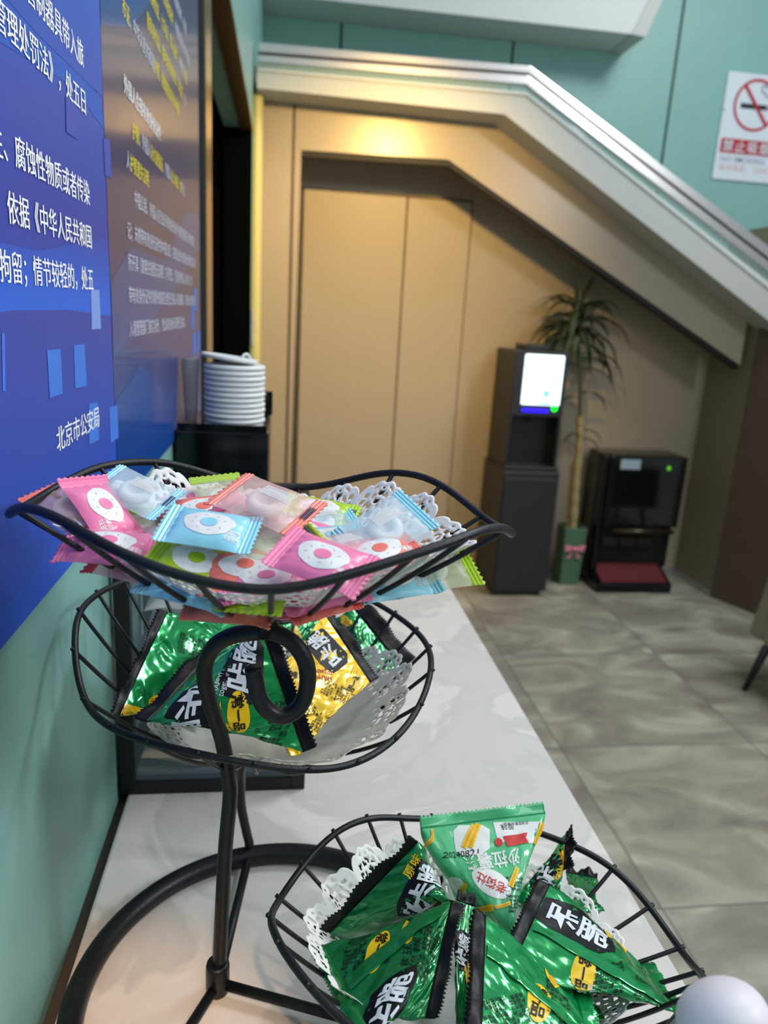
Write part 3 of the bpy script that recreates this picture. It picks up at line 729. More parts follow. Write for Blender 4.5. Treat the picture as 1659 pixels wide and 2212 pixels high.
def cen2(V): return V - (V.max(0) + V.min(0)) / 2
G_ = 0.25
def T(body, bold=0.0, grid=G_, line=1.0, align='CENTER', sp=1.0):
    V, Fc = text2d(body, bold, grid, align, sp, line); return cen2(V), Fc
def logo(bag, mb, px, py, ang, size=0.021, txt='咔脆', under=None):
    hx = [(-1.25, -0.42), (-0.95, -0.78), (0.75, -0.72), (1.25, -0.35), (1.18, 0.45), (0.85, 0.74), (-0.80, 0.70), (-1.22, 0.50)]
    V, Fc = poly2d(hx, 0.2); bag.decal(mb, px, py, ang, V, Fc, k_black, size, 1)
    V, Fc = T(txt, 0.025); bag.decal(mb, px, py, ang, V, Fc, k_white, size, 3, 1.0)
def oval(bag, mb, px, py, ang, size=0.0085, txt='常一品', col=None):
    V, Fc = poly2d(ell(1.75, 0.85, 28), 0.3); bag.decal(mb, px, py, ang, V, Fc, col or k_yel, size, 1)
    V, Fc = T(txt, 0.02, 0.4); bag.decal(mb, px, py, ang, V, Fc, k_black, size, 3)
def cone(bag, mb, px, py, ang, size=0.007):
    V, Fc = poly2d([(-1.5, 0.0), (-0.4, 0.42), (0.4, 0.62), (0.9, 0.45), (1.1, 0.0), (0.9, -0.45), (0.4, -0.62), (-0.4, -0.42)], 0.4); bag.decal(mb, px, py, ang, V, Fc, k_yel, size, 1)
    V, Fc = poly2d(ell(0.38, 0.36, 12, 0.5, 0)); bag.decal(mb, px, py, ang, V, Fc, k_org, size, 2)
MICRO = '配料：玉米、植物油、白砂糖\n食用盐、香辛料、调味料\n贮存条件：置阴凉干燥处\n食用方法：开袋即食\n产品类型：含油型膨化食品\n净含量：计量方式称重'
def micro(bag, mb, px, py, ang, size=0.0026, m=None, body=MICRO):
    V, Fc = T(body, 0.01, 1.2, 1.0, 'LEFT'); bag.decal(mb, px, py, ang, V, Fc, m or k_black, size, 1)
def happy(bag, mb, px, py, ang, size=0.005, m=None):
    V, Fc = T('HAPPY!\ntogether', 0.01, 0.6, 0.8); bag.decal(mb, px, py, ang, V, Fc, m or k_white, size, 1)
def regd(bag, mb, px, py, ang, size=0.005):
    V, Fc = T('®', 0.0, 0.6); bag.decal(mb, px, py, ang, V, Fc, k_black, size, 1)
def lab_text(bag, mb, px, py, ang, body, size, m, bold=0.015):
    V, Fc = T(body, bold); bag.decal(mb, px, py, ang, V, Fc, m, size, 2)

def seal(bag, end, m, width=0.011, bend=0.0):
    P1, P2 = (bag.A1, bag.A2) if end == 'A' else (bag.B1, bag.B2)
    mid = (P1 + P2) / 2; oth = bag.mB if end == 'A' else bag.mA
    d = mid - oth; ax = _n(P2 - P1); d = _n(d - ax * (d @ ax)); nn = np.cross(ax, d)
    L = np.linalg.norm(P2 - P1); n = 60; k = 5
    top = []; bot = []
    for i in range(n + 1):
        t = i / n
        for j in range(k + 1):
            q = j / k
            w = width * q
            if j == k: w = width + (0.0013 if i % 2 else -0.0004)
            rib = 0.00035 * (1 if (j % 2) else -1) * (0 if j in (0,) else 1)
            wav = 0.0024 * math.sin(t * 9 + bag.seed) * q + 0.001 * math.sin(t * 23 + bag.seed * 2)* q + bend * width * q * q
            base = P1 + ax * (L * (t * 1.0)) + d * w + nn * (wav + rib + 0.0014 * noise.noise(Vector((t * 7 + bag.seed, q * 1.5, 0.3))) * q)
            top.append(base + nn * 0.00035); bot.append(base - nn * 0.00035)
    N1 = len(top); K = k + 1; fs = []
    for i in range(n):
        for j in range(k):
            a = i * K + j
            fs.append((a, a + K, a + K + 1, a + 1)); fs.append((N1 + a, N1 + a + 1, N1 + a + K + 1, N1 + a + K))
    for i in range(n):
        a = i * K + k; fs.append((a, a + K, N1 + a + K, N1 + a)); a = i * K; fs.append((a, N1 + a, N1 + a + K, a + K))
    for a0 in (0, n * K):
        for j in range(k): fs.append((a0 + j, a0 + j + 1, N1 + a0 + j + 1, N1 + a0 + j))
    mb = MB(); mb.add(top + bot, fs, m); return mb
def back_seam(bag, u, m, width=0.009):
    n = 40; k = 8; vs = []
    for i in range(n + 1):
        v = 0.02 + 0.96 * i / n; p = bag.S(u, v); e = 0.01
        Su = (bag.S(u + e, v) - bag.S(u - e, v)) / (2 * e); L = max(np.linalg.norm(Su), 1e-4)
        for j in range(k + 1):
            q = j / k - 0.5
            vs.append(bag.S(u + q * width / L, v, 0.0009 + (0.0003 if (j % 2) else 0.0) + 0.0006 * (0.25 - q * q)))
    fs = [(i * (k + 1) + j, (i + 1) * (k + 1) + j, (i + 1) * (k + 1) + j + 1, i * (k + 1) + j + 1) for i in range(n) for j in range(k)]
    mb = MB(); mb.add(vs, fs, m); return mb

def make_bag(spec):
    P = [at_y(*q) for q in spec['c']]
    bag = Bag(*P, spec['seed'], spec.get('puff', 0.72), spec.get('cr', 1.0))
    mb = MB(); film = spec['film']
    nu, nv = bag.nu, bag.nv
    fs = []
    for i in range(nv):
        for j in range(nu):
            f = (i * nu + j, i * nu + (j + 1) % nu, (i + 1) * nu + (j + 1) % nu, (i + 1) * nu + j)
            fs.append(f if bag.sgn > 0 else f[::-1])
    mb.add(bag.G.reshape(-1, 3), fs, film)
    for fn, *a in spec.get('art', ()):
        kw = a.pop() if a and isinstance(a[-1], dict) else {}
        fn(bag, mb, *a, **kw)
    og = tuple((bag.mA + bag.mB) / 2)
    o = mb.build('snack_pack', None, True, origin=og)
    tag(o, spec['label'], 'snack pack', spec['group'])
    sA, sB = spec.get('seals', (f_black, f_black))
    for e, sm_ in (('A', sA), ('B', sB)):
        if sm_ is not None:
            w = spec.get('sw', 0.011)
            ch = seal(bag, e, sm_, w, spec.get('bend', 0.15)).build('crimped_seal', o, True, origin=og); ch.location = (0, 0, 0)
            if sm_ is f_black: tag(ch, 'black crimped seal')
    for px, py in spec.get('seams', ()):
        u, v = bag.find(px, py)
        ch = back_seam(bag, u, film).build('back_seam', o, True, origin=og); ch.location = (0, 0, 0)
    return o

GM, GL = 'snack packs in the middle basket', 'snack packs in the lower basket'
BAGS = [
 dict(c=[(362, 1322, .52), (257, 1548, .455), (520, 1345, .56), (430, 1545, .49)], seed=1, film=f_green, seals=(f_black, f_green), group=GM, sw=0.006,
      label='green snack pack at the left end of the middle basket, black seal down its left',
      art=[(micro, 425, 1400, 20), (regd, 404, 1440, 60), (cone, 340, 1512, 150), (cone, 285, 1535, 170), (oval, 425, 1462, -40)]),
 dict(c=[(470, 1335, .60), (620, 1330, .62), (520, 1450, .56), (600, 1420, .55)], seed=2, film=f_green, seals=(f_black, f_green), group=GM, label='green snack pack mostly hidden behind the scroll of the pole, middle basket',
      art=[(happy, 545, 1352, 190), (oval, 475, 1352, 60)]),
 dict(c=[(570, 1375, .475), (655, 1625, .415), (318, 1560, .425), (480, 1390, .51)], seed=3, film=f_green, group=GM, sw=0.009,
      label='large green snack pack with yellow oval lying at the front of the middle basket',
      art=[(logo, 400, 1560, 82, dict(size=0.0195)), (logo, 522, 1432, -78, dict(size=0.0175)), (oval, 515, 1548, 84), (happy, 480, 1475, -70), (regd, 553, 1580, 84), (micro, 585, 1612, 80), (cone, 478, 1600, 70), (cone, 475, 1575, 40)]),
 dict(c=[(700, 1325, .52), (800, 1475, .485), (650, 1630, .425), (600, 1440, .47)], seed=4, film=f_yellow, group=GM, sw=0.008,
      label='yellow foil snack pack with black logo in the middle basket', seals=(f_black, f_yellow),
      art=[(logo, 697, 1395, -128, dict(size=0.0165)), (happy, 695, 1455, 190, dict(m=k_red)), (micro, 690, 1560, 30), (oval, 765, 1478, 110, dict(size=0.006)), (oval, 632, 1475, 100, dict(size=0.007)), (micro, 735, 1500, 30, dict(size=0.0022))]),
 dict(c=[(760, 1310, .60), (868, 1445, .555), (690, 1345, .60), (790, 1480, .53)], seed=5, film=f_green, seals=(f_black, f_green), group=GM, sw=0.014,
      label='green foil snack pack at the right of the middle basket with a wide black seal', art=[(cone, 745, 1340, 60), (micro, 770, 1380, 50, dict(size=0.002))]),
 dict(c=[(600, 1350, .60), (690, 1340, .62), (610, 1450, .56), (700, 1440, .58)], seed=6, film=f_green, seals=(f_black, f_green), group=GM, label='green foil snack pack squeezed behind the yellow one in the middle basket', art=[(oval, 632, 1395, 100), (cone, 640, 1370, 80)]),
 # lower basket
 dict(c=[(1222, 1800, .44), (1217, 1880, .405), (1130, 1920, .405), (1195, 1960, .39)], seed=7, film=f_green, seals=(f_black, f_green), group=GL, sw=0.008,
      label='green foil snack pack standing right behind the pale green pack, small black seal on top', art=[(logo, 1178, 1890, -60, dict(size=0.013, txt='咔')), (cone, 1200, 1835, 100), (cone, 1207, 1885, 100)]),
 dict(c=[(1222, 1885, .43), (1290, 1897, .42), (1235, 1960, .385), (1290, 1950, .40)], seed=8, film=f_green2, seals=(f_black, f_green2), group=GL, sw=0.006, label='small end of a green snack pack deep at the back of the lower basket', art=[]),
 dict(c=[(908, 1790, .42), (1178, 1757, .425), (990, 1962, .405), (1108, 2025, .36)], seed=9, film=f_mint, group=GL, sw=0.007, seals=(f_mint, f_mint), puff=0.75, cr=0.7,
      label='pale green matt pack of salad fries standing upside down in the lower basket', art='fries'),
 dict(c=[(903, 1818, .375), (697, 2030, .365), (975, 1945, .345), (930, 2040, .41)], seed=10, film=f_green2, seals=(f_black, f_green2), group=GL, sw=0.007,
      label='dark green snack pack at the left rear of the lower basket, yellow characters on black',
      art=[(logo, 926, 1908, -58, dict(size=0.0165)), (lab_text, 892, 1868, -60, '原味', 0.0072, k_yel), (cone, 935, 1965, 90), (cone, 888, 2000, 100)], seams=()),
 dict(c=[(975, 1945, .335), (918, 2200, .285), (697, 2040, .345), (800, 2230, .28)], seed=11, film=f_green2, seals=(f_black, f_green2), group=GL, sw=0.007,
      label='big dark green snack pack at the front left corner of the lower basket',
      art=[(oval, 818, 2052, 110, dict(size=0.0075)), (logo, 845, 2165, -75, dict(size=0.0185)), (micro, 765, 2060, 105, dict(size=0.0024)), (regd, 836, 2077, 110), (micro, 925, 2040, -70, dict(size=0.0022)), (cone, 880, 2010, 90)], seams=[(860, 2035)]),
 dict(c=[(1050, 1978, .33), (1040, 2260, .255), (1235, 2130, .305), (1290, 2300, .25)], seed=12, film=f_green, seals=(f_black, f_green), group=GL, sw=0.0075,
      label='bright green snack pack at the bottom centre of the lower basket, black seal upright',
      art=[(oval, 1165, 2160, 100, dict(size=0.0075)), (micro, 1085, 2185, 175, dict(size=0.0024)), (micro, 1205, 2175, 100, dict(size=0.0024)), (cone, 1190, 2105, 60)], seams=[(1120, 2105)]),
 dict(c=[(1188, 1912, .365), (1095, 2115, .30), (1380, 2075, .355), (1456, 2188, .28)], seed=13, film=f_green, seals=(f_black, f_green), group=GL, sw=0.0075,
      label='bright green snack pack on the right of the lower basket, black logo on top',
      art=[(logo, 1252, 1998, 28, dict(size=0.0185)), (cone, 1330, 2005, 100), (cone, 1362, 2018, 120), (oval, 1262, 2108, 100, dict(size=0.0075)), (micro, 1310, 2150, 95, dict(size=0.0026)), (micro, 1400, 2150, 95, dict(size=0.0022)), (happy, 1265, 2170, 60)], seams=[(1300, 2085)]),
 dict(c=[(1140, 2050, .355), (1255, 2105, .345), (1180, 2215, .30), (1300, 2190, .30)], seed=15, film=f_green2, seals=(f_black, f_green2), group=GL, sw=0.005, label='dark green snack pack lying deep under the right front packs of the lower basket', art=[(cone, 1190, 2105, 60)]),
 dict(c=[(985, 1945, .37), (1030, 1960, .37), (985, 2215, .30), (1010, 2230, .31)], seed=14, film=f_green2, seals=(f_black, f_green2), group=GL, sw=0.005, label='narrow dark green snack pack wedged between the two front packs of the lower basket', art=[(cone, 1008, 2095, 90), (logo, 1000, 2050, -80, dict(size=0.010))]),
]
def fries_art(bag, mb):
    V, Fc = poly2d([(-0.055, -0.005), (-0.03, -0.012), (-0.012, -0.004), (0.012, -0.013), (0.04, -0.008), (0.055, -0.012), (0.058, 0.016), (-0.058, 0.016)], 0.004)
    V0 = V
    W1, F1 = poly2d([(-1.1, -0.75), (-1.0, 0.4), (-0.7, 0.7), (0.6, 0.75), (1.0, 0.5), (0.9, -0.5), (0.4, -0.85), (-0.6, -0.95)], 0.25)
    bag.decal(mb, 1020, 1808, 0, W1, F1, k_pale, 0.0125, 1)
    W1, F1 = poly2d([(-1.3, -0.5), (1.2, -0.62), (1.25, 0.55), (-1.2, 0.6)], 0.25)
    bag.decal(mb, 1125, 1796, -5, W1, F1, k_pale, 0.0125, 1)
    R1, RF = poly2d([(-1, -0.4), (1, -0.4), (0.75, 0), (1, 0.4), (-1, 0.4)], 0.25)
    bag.decal(mb, 1118, 1812, -10, R1, RF, k_red, 0.0085, 3)
    lab_text(bag, mb, 1113, 1812, 172, '香酥爽脆', 0.0042, k_pale)
    lab_text(bag, mb, 1098, 1787, 176, '原味', 0.005, k_black, 0.0)
    lab_text(bag, mb, 1115, 1777, 176, '含油型膨化食品', 0.0026, k_black, 0.0)
    lab_text(bag, mb, 1065, 1857, 174, '沙拉薯条', 0.0112, k_pale, 0.02)
    lab_text(bag, mb, 995, 1847, -6, '20240821', 0.0058, k_black, 0.0)
    E1, EF = poly2d(ell(1.5, 0.85, 24), 0.3); bag.decal(mb, 1062, 1905, 25, E1, EF, k_pale, 0.0095, 1)
    lab_text(bag, mb, 1062, 1905, 205, '老街灶', 0.0070, k_red)
    E1, EF = poly2d(ell(1.2, 0.8, 20), 0.3); bag.decal(mb, 990, 1925, 70, E1, EF, k_pale, 0.010, 1)
    E1, EF = poly2d(ell(0.4, 0.4, 16), 0.3); bag.decal(mb, 1076, 1822, 0, E1, EF, k_red, 0.007, 3)
    S1, SF = poly2d([(-1, -0.22), (1, -0.22), (1, 0.22), (-1, 0.22)], 0.3)
    for px, py, an, s in ((1010, 1805, 115, .009), (1022, 1807, 110, .009), (1165, 1800, 110, .008), (1110, 1893, 110, .007), (1045, 1963, -15, .009), (1000, 1925, 100, .008), (932, 1812, 100, .006), (1085, 1955, -15, .005)):
        bag.decal(mb, px, py, an, S1, SF, k_yel, s, 4); bag.decal(mb, px, py, an, S1 * np.array([0.9, 0.35]), SF, k_org, s, 5)
    micro(bag, mb, 1130, 1945, 100, 0.0022)
for sp in BAGS:
    if sp['art'] == 'fries': sp['art'] = [(fries_art,)]
    make_bag(sp)

# ------------------------------------------------------------------ wrapped mints in the top basket
FILM = {}
for nm, c in (('pink', (244, 130, 174)), ('blue', (150, 218, 234)), ('lime', (172, 206, 24)), ('coral', (246, 124, 106))):
    FILM[nm] = mat(nm + '_film', rgb(*c), 0.32, var=0.05, scale=80, alpha=0.94, coat=0.25, crough=0.25)
FROST = {}
for nm, c in (('pink', (250, 218, 226)), ('blue', (216, 238, 244)), ('lime', (228, 236, 198)), ('coral', (250, 210, 202))):
    FROST[nm] = mat('frosted_' + nm + '_film', rgb(*c), 0.38, var=0.05, scale=60, alpha=0.42, coat=0.25, crough=0.25)
m_white = mat('mint_sugar_white', rgb(244, 244, 242), 0.6); m_print = mat('wrapper_white_print', rgb(232, 230, 226), 0.4); m_ink = mat('wrapper_date_ink', rgb(44, 52, 78), 0.5); m_txt = mat('wrapper_pale_print', rgb(206, 214, 214), 0.5)
ML, MW, MT, MC = 0.041, 0.035, 0.0050, 0.0068     # film length, width, half thickness, crimp length
def pill(x, y, sd, side):
    fx_ = max(0.0, 1 - abs(2 * x / ML) ** 3.0); fy2 = max(0.0, 1 - abs(2 * y / MW) ** 2.2)
    z = MT * fx_ ** 0.6 * fy2 ** 0.6
    z += 0.0005 * math.sin(y * 900 + sd) * (abs(2 * x / ML)) ** 2 * (1 - abs(2 * y / MW) ** 4)
    z += 0.0006 * noise.noise(Vector((x * 110 + sd * 5, y * 110, side)))* fx_
    return z * side
def mint_meshes(color, variant, sd, mark):
    rim_w = 1.0
    mb = MB(); nx, ny = 26, 16
    top = FILM[color] if variant == 'print' else FROST[color]
    vs = []
    for side in (1, -1):
        for i in range(nx + 1):
            for j in range(ny + 1):
                x = (i / nx - 0.5) * ML; y = (j / ny - 0.5) * MW
                yy = y * (1 - 0.06 * (1 - abs(2 * x / ML) ** 2))
                vs.append((x, yy, pill(x, y, sd, side)))
    M = (nx + 1) * (ny + 1); ft = []; fb = []
    for i in range(nx):
        for j in range(ny):
            a = i * (ny + 1) + j
            ft.append((a, a + ny + 1, a + ny + 2, a + 1)); fb.append((M + a, M + a + 1, M + a + ny + 2, M + a + ny + 1))
    mb.add(vs, ft, top); k = mb.slot(FILM[color] if variant == 'print' else FROST[color])
    mb.f += fb; mb.mi += [k] * len(fb)
    def dec(V, Fc, m, sx=1.0, layer=1, dx=0, dy=0):
        P = []
        for x, y in V:
            X, Y = x * sx + dx, y * sx + dy
            X = max(-ML / 2, min(ML / 2, X)); Y = max(-MW / 2, min(MW / 2, Y))
            P.append((X, Y * (1 - 0.06 * (1 - abs(2 * X / ML) ** 2)), pill(X, Y, sd, 1) + 0.00015 * layer + 0.0001))
        mb.add(P, Fc, m)
    if variant == 'print':
        V, Fc = poly2d([(1.25 * math.cos(a) * (1 + 0.05 * math.sin(5 * a)), 0.92 * math.sin(a) * (1 + 0.05 * math.sin(3 * a))) for a in np.linspace(0, 2 * math.pi, 33)[:-1]], 0.25); dec(V, Fc, m_print, 0.0115, 1)
        V, Fc = poly2d(ell(0.42, 0.38, 20), 0.25); dec(V, Fc, FILM[color], 0.0115, 3)
        for i in range(8):
            a = 0.4 + i * 0.75; V, Fc = poly2d([(-.08, -.02), (.08, -.02), (.08, .02), (-.08, .02)])
            r = np.array([[math.cos(a * 2), -math.sin(a * 2)], [math.sin(a * 2), math.cos(a * 2)]]); dec(V @ r.T + np.array([0.8 * math.cos(a), 0.62 * math.sin(a)]), Fc, m_txt, 0.0115, 3)
        V, Fc = T('薄荷', 0.01, 0.5); dec(V, Fc, m_print, 0.0042, 1, 0.0150, -0.006)
        V, Fc = T('味糖', 0.01, 0.5); dec(V, Fc, m_print, 0.0042, 1, 0.0150, -0.0105)
    else:
        for i in range(9):       # fine stripes printed on the clear back
            V, Fc = poly2d([(-0.8, -0.03), (0.8, -0.03), (0.8, 0.03), (-0.8, 0.03)], 0.2); dec(V, Fc, m_print, 0.011, 1, 0.004, 0.009 - i * 0.0011)
    cr = []
    for e in (-1, 1):
        c = MB(); n = 18; kx_ = 6; P = []
        for layer in (0.0003, -0.0003):
            for i in range(n + 1):
                for j in range(kx_ + 1):
                    q = j / kx_; x = ML / 2 - 0.0008 + MC * q
                    if j == kx_: x += 0.0011 if i % 2 else -0.0003
                    zz = (0.0004 if j % 2 else -0.0002) * (1 if j else 0) + layer + 0.002 * q * math.sin(sd * 3 + e) * q
                    P.append((e * x, (i / n - 0.5) * MW * (1 + 0.02 * q), zz))
        K = kx_ + 1; Mq = (n + 1) * K; F = []
        for i in range(n):
            for j in range(kx_):
                a = i * K + j; F.append((a, a + K, a + K + 1, a + 1)); F.append((Mq + a, Mq + a + 1, Mq + a + K + 1, Mq + a + K))
            a = i * K + kx_; F.append((a, a + K, Mq + a + K, Mq + a))
        for a0 in (0, n * K):
            for j in range(kx_): F.append((a0 + j, a0 + j + 1, Mq + a0 + j + 1, Mq + a0 + j))
        c.add(P, F, FILM[color])
        if mark and e == 1:
            for i in range(4):
                x0 = ML / 2 + 0.0008 + 0.0011 * i
                c.add([(x0, -0.002, 0.0011), (x0 + 0.0008, -0.002, 0.0011), (x0 + 0.0008, 0.009, 0.0011), (x0, 0.009, 0.0011)], [(0, 1, 2, 3)], m_ink)
        cr.append(c)
    mi = MB(); mi.lathe([(0.0034, 0.0), (0.0042, 0.0020), (0.0070, 0.0031), (0.0098, 0.0022), (0.0108, 0.0), (0.0098, -0.0022), (0.0070, -0.0031), (0.0042, -0.0020), (0.0034, -0.00001)], m_white, 28)
    return mb, cr, mi
GMINT = 'wrapped mints heaped in the top basket'
def make_mint(px, py, z, ang, color, variant, tilt, label, mark=False, y=None, roll=0.0, scale=1.0, sd=0.0):
    z -= 0.004; tilt *= 0.52; scale *= 0.86
    P = at_z(px, py, z) if y is None else at_y(px, py, y)
    toc = _n(CAMP - P); up_ = np.array([0, 0, 1.0])
    hz = _n(np.array([toc[0], toc[1], 0])); sdv = np.cross(up_, hz)
    n = up_ * math.cos(math.radians(tilt)) + hz * math.sin(math.radians(tilt)) + sdv * math.sin(math.radians(roll)); n = _n(n)
    e1 = _n(np.cross(n, hz + 0.01)); e2 = np.cross(n, e1)
    J = np.stack([(proj(P + e1 * 1e-3) - proj(P)), (proj(P + e2 * 1e-3) - proj(P))], 1)
    a = math.radians(ang); co = np.linalg.lstsq(J, np.array([math.cos(a), math.sin(a)]), rcond=None)[0]
    X = _n(e1 * co[0] + e2 * co[1]); Yv = np.cross(n, X)
    M = Matrix(((X[0], Yv[0], n[0], P[0]), (X[1], Yv[1], n[1], P[1]), (X[2], Yv[2], n[2], P[2]), (0, 0, 0, 1)))
    wr, cr, mi = mint_meshes(color, variant, sd, mark)
    o = wr.build('wrapped_mint', None, True); o.matrix_world = M @ Matrix.Scale(scale, 4)
    tag(o, label, 'wrapped mint', GMINT)
    for c in cr:
        k = c.build('crimped_end', None, False); k.parent = o
    k = mi.build('mint', None, True); k.parent = o; tag(k, 'white ring-shaped mint')
    return o
MINTS = [
 (292, 1062, 1.352, 24, 'blue', 'frost', 50, 'pale blue mint with a white ring, standing highest at the rear left of the heap', dict(mark=True)),
 (152, 1098, 1.345, 35, 'coral', 'frost', 45, 'coral edged frosted mint at the far left tip of the top basket', dict(mark=True)),
 (222, 1100, 1.346, 55, 'pink', 'print', 55, 'pink wrapped mint leaning upright at the left, next to the frosted coral one', dict(roll=25)),
 (236, 1182, 1.338, 5, 'pink', 'print', 30, 'big pink wrapped mint lying at the front left behind the rim', {}),
 (305, 1100, 1.338, 4, 'lime', 'print', 5, 'lime wrapped mint seen edge on below the rear blue one', {}),
 (300, 1135, 1.334, -8, 'lime', 'frost', 15, 'pale green frosted mint tucked between the pink ones at the left', {}),
 (440, 1106, 1.342, -8, 'coral', 'print', 40, 'coral wrapped mint with white lettering in the rear middle of the heap', {}),
 (480, 1078, 1.345, 70, 'lime', 'frost', 45, 'light green crimped end of a mint poking up at the rear middle', {}),
 (452, 1143, 1.350, 9, 'blue', 'print', 38, 'bright blue wrapped mint with a printed ring, on top in the middle', {}),
 (575, 1086, 1.358, 22, 'coral', 'frost', 40, 'large frosted mint with coral edge topping the rear centre of the heap', dict(mark=True, scale=1.15)),
 (545, 1128, 1.346, 25, 'pink', 'frost', 40, 'frosted pink mint with a big white ring just right of the blue one', {}),
 (590, 1178, 1.340, -14, 'lime', 'frost', 30, 'long frosted mint with lime edges and a dark date mark in the centre', dict(mark=True, scale=1.1)),
 (690, 1128, 1.336, -5, 'blue', 'frost', 20, 'thin pale blue frosted mint at the rear right of the centre', {}),
 (688, 1105, 1.338, 10, 'lime', 'print', 30, 'lime wrapped mint behind the large coral edged one', dict(mark=True)),
 (716, 1166, 1.336, -5, 'blue', 'print', 35, 'small blue wrapped mint right of the centre with a teal dot', dict(scale=0.85)),
 (832, 1142, 1.346, -32, 'blue', 'frost', 68, 'blue grey frosted mint standing upright at the right of the heap', dict(scale=1.05)),
 (697, 1212, 1.345, 20, 'pink', 'print', 42, 'pink wrapped mint with a large white printed ring at the front right', {}),
 (750, 1186, 1.338, -14, 'pink', 'frost', 30, 'frosted pink mint left of the upright blue grey one', {}),
 (820, 1198, 1.337, -18, 'coral', 'print', 35, 'coral wrapped mint in front of the upright blue grey one', {}),
 (425, 1218, 1.334, 18, 'lime', 'print', 50, 'lime green wrapped mint at the front middle behind the rim', {}),
 (530, 1232, 1.333, -4, 'coral', 'print', 38, 'coral wrapped mint lying front centre behind the rim', {}),
 (575, 1258, 1.330, -5, 'pink', 'print', 25, 'pink wrapped mint front centre just above the rim wire', {}),
 (925, 1232, 1.325, -10, 'lime', 'frost', 45, 'lime edged frosted mint sticking out through the right side of the top basket', dict(scale=1.12)),
 (850, 1256, 1.322, -8, 'blue', 'print', 30, 'blue wrapped mint low at the right side under the lime edged one', {}),
 (412, 1266, 0, 14, 'blue', 'print', 25, 'light blue wrapped mint seen through the wires at the front left', dict(scale=1.0, y=.336)),
 (695, 1278, 0, -12, 'pink', 'print', 30, 'pink wrapped mint seen through the wires at the front right', dict(scale=0.95, y=.338)),
 (535, 1292, 0, 2, 'pink', 'print', 40, 'pink wrapped mint seen through the wires at the front centre', dict(scale=0.95, y=.338)),
 (495, 1308, 0, 5, 'coral', 'print', 30, 'coral wrapped mint lowest at the front centre, seen through the wires', dict(scale=0.9, y=.332)),
 (690, 1302, 0, -15, 'coral', 'print', 30, 'coral wrapped mint lowest at the front right, seen through the wires', dict(scale=0.8, y=.334)),
 (418, 1086, 1.340, -10, 'pink', 'print', 25, 'pink wrapped mint in the rear of the heap behind the lettered coral one', {}),
 (505, 1108, 1.340, 30, 'pink', 'print', 30, 'deep pink wrapped mint beneath the large coral edged one', {}),
 (640, 1150, 1.335, 12, 'pink', 'print', 25, 'pink wrapped mint half covered in the middle right of the heap', {}),
 (300, 1218, 1.328, 15, 'coral', 'frost', 40, 'frosted coral mint under the big pink one at the front left', {}),
 (770, 1245, 1.324, -10, 'lime', 'frost', 35, 'frosted lime mint under the large ringed pink one', {}),
 (380, 1165, 1.332, 0, 'pink', 'frost', 20, 'frosted pink mint beneath the bright blue one', {}),
 (640, 1215, 1.330, 8, 'blue', 'frost', 20, 'pale blue frosted mint between the centre lime one and front pink one', {}),
]
for i, (px, py, z, an, c, v, t, lab, kw) in enumerate(MINTS):
    make_mint(px, py, z, an, c, v, t, lab, sd=i * 1.37, **kw)
rnd = random.Random(5)
for i in range(12):          # the ones buried below, showing only as bits of colour
    a = rnd.random() * 6.28; r = rnd.random() ** 0.5
    x, y_ = -0.004 + 0.075 * r * math.cos(a), 0.385 + 0.058 * r * math.sin(a)
    p = proj((x, y_, 1.321)); make_mint(p[0], p[1], 1.321 + 0.004 * r, rnd.uniform(-60, 60), ('pink', 'lime', 'coral', 'blue')[i % 4], 'print', rnd.uniform(-8, 12), 'wrapped mint buried under the other mints, only scraps of film showing', sd=i * 2.1)

# ------------------------------------------------------------------ things standing further back on the counter
blk_gloss = mat('black_gloss_acrylic', rgb(7, 8, 9), 0.10, coat=0.1, spec=0.35); blk_metal = mat('black_frame_metal', rgb(20, 22, 26), 0.45, 0.2)
cl_glass = mat('clear_box_pane', rgb(150, 170, 180), 0.06, alpha=0.16, spec=0.6)
kraft = mat('kraft_paper', rgb(214, 186, 148), 0.75, var=0.15, scale=20, bump=0.3, bscale=25); greyp = mat('grey_white_paper', rgb(214, 216, 214), 0.7, var=0.12, scale=20, bump=0.3, bscale=25)
# framed display box
BX0, BX1, BY0, BY1, BZ0, BZ1 = -0.1505, 0.030, 0.650, 0.80, 0.9805, 1.265
DB = (-0.06, 0.65, 0.9805)
dbox = empty('display_box', DB, 'black framed glass fronted box of paper packs standing behind the fruit stand', 'display box')
t_ = 0.014
b = MB()
for x in (BX0 + 0.001, BX1 - t_):
    for y_ in (BY0, BY1 - t_): b.box(x, x + t_, y_, y_ + t_, BZ0, BZ1, blk_metal)
for z in (BZ0, BZ1 - t_):
    for y_ in (BY0, BY1 - t_): b.box(BX0 + t_, BX1 - t_, y_, y_ + t_, z, z + t_, blk_metal)
    for x in (BX0 + 0.001, BX1 - t_): b.box(x, x + t_, BY0 + t_, BY1 - t_, z, z + t_, blk_metal)
b.box(BX0 + t_, BX1 - t_, BY0 + 0.006, BY0 + 0.014, 1.118, 1.128, blk_metal)
b.build('frame', dbox, origin=DB, bevel=0.001)
b = MB(); b.box(BX0 + t_, BX1 - t_, BY0 + 0.002, BY0 + 0.004, BZ0 + t_, BZ1 - t_, cl_glass); b.build('front_pane', dbox, origin=DB)
b = MB(); b.box(BX0 + t_, BX1 - t_, BY1 - 0.006, BY1 - 0.002, BZ0 + t_, BZ1 - t_, cl_glass); b.build('back_panel', dbox, origin=DB)
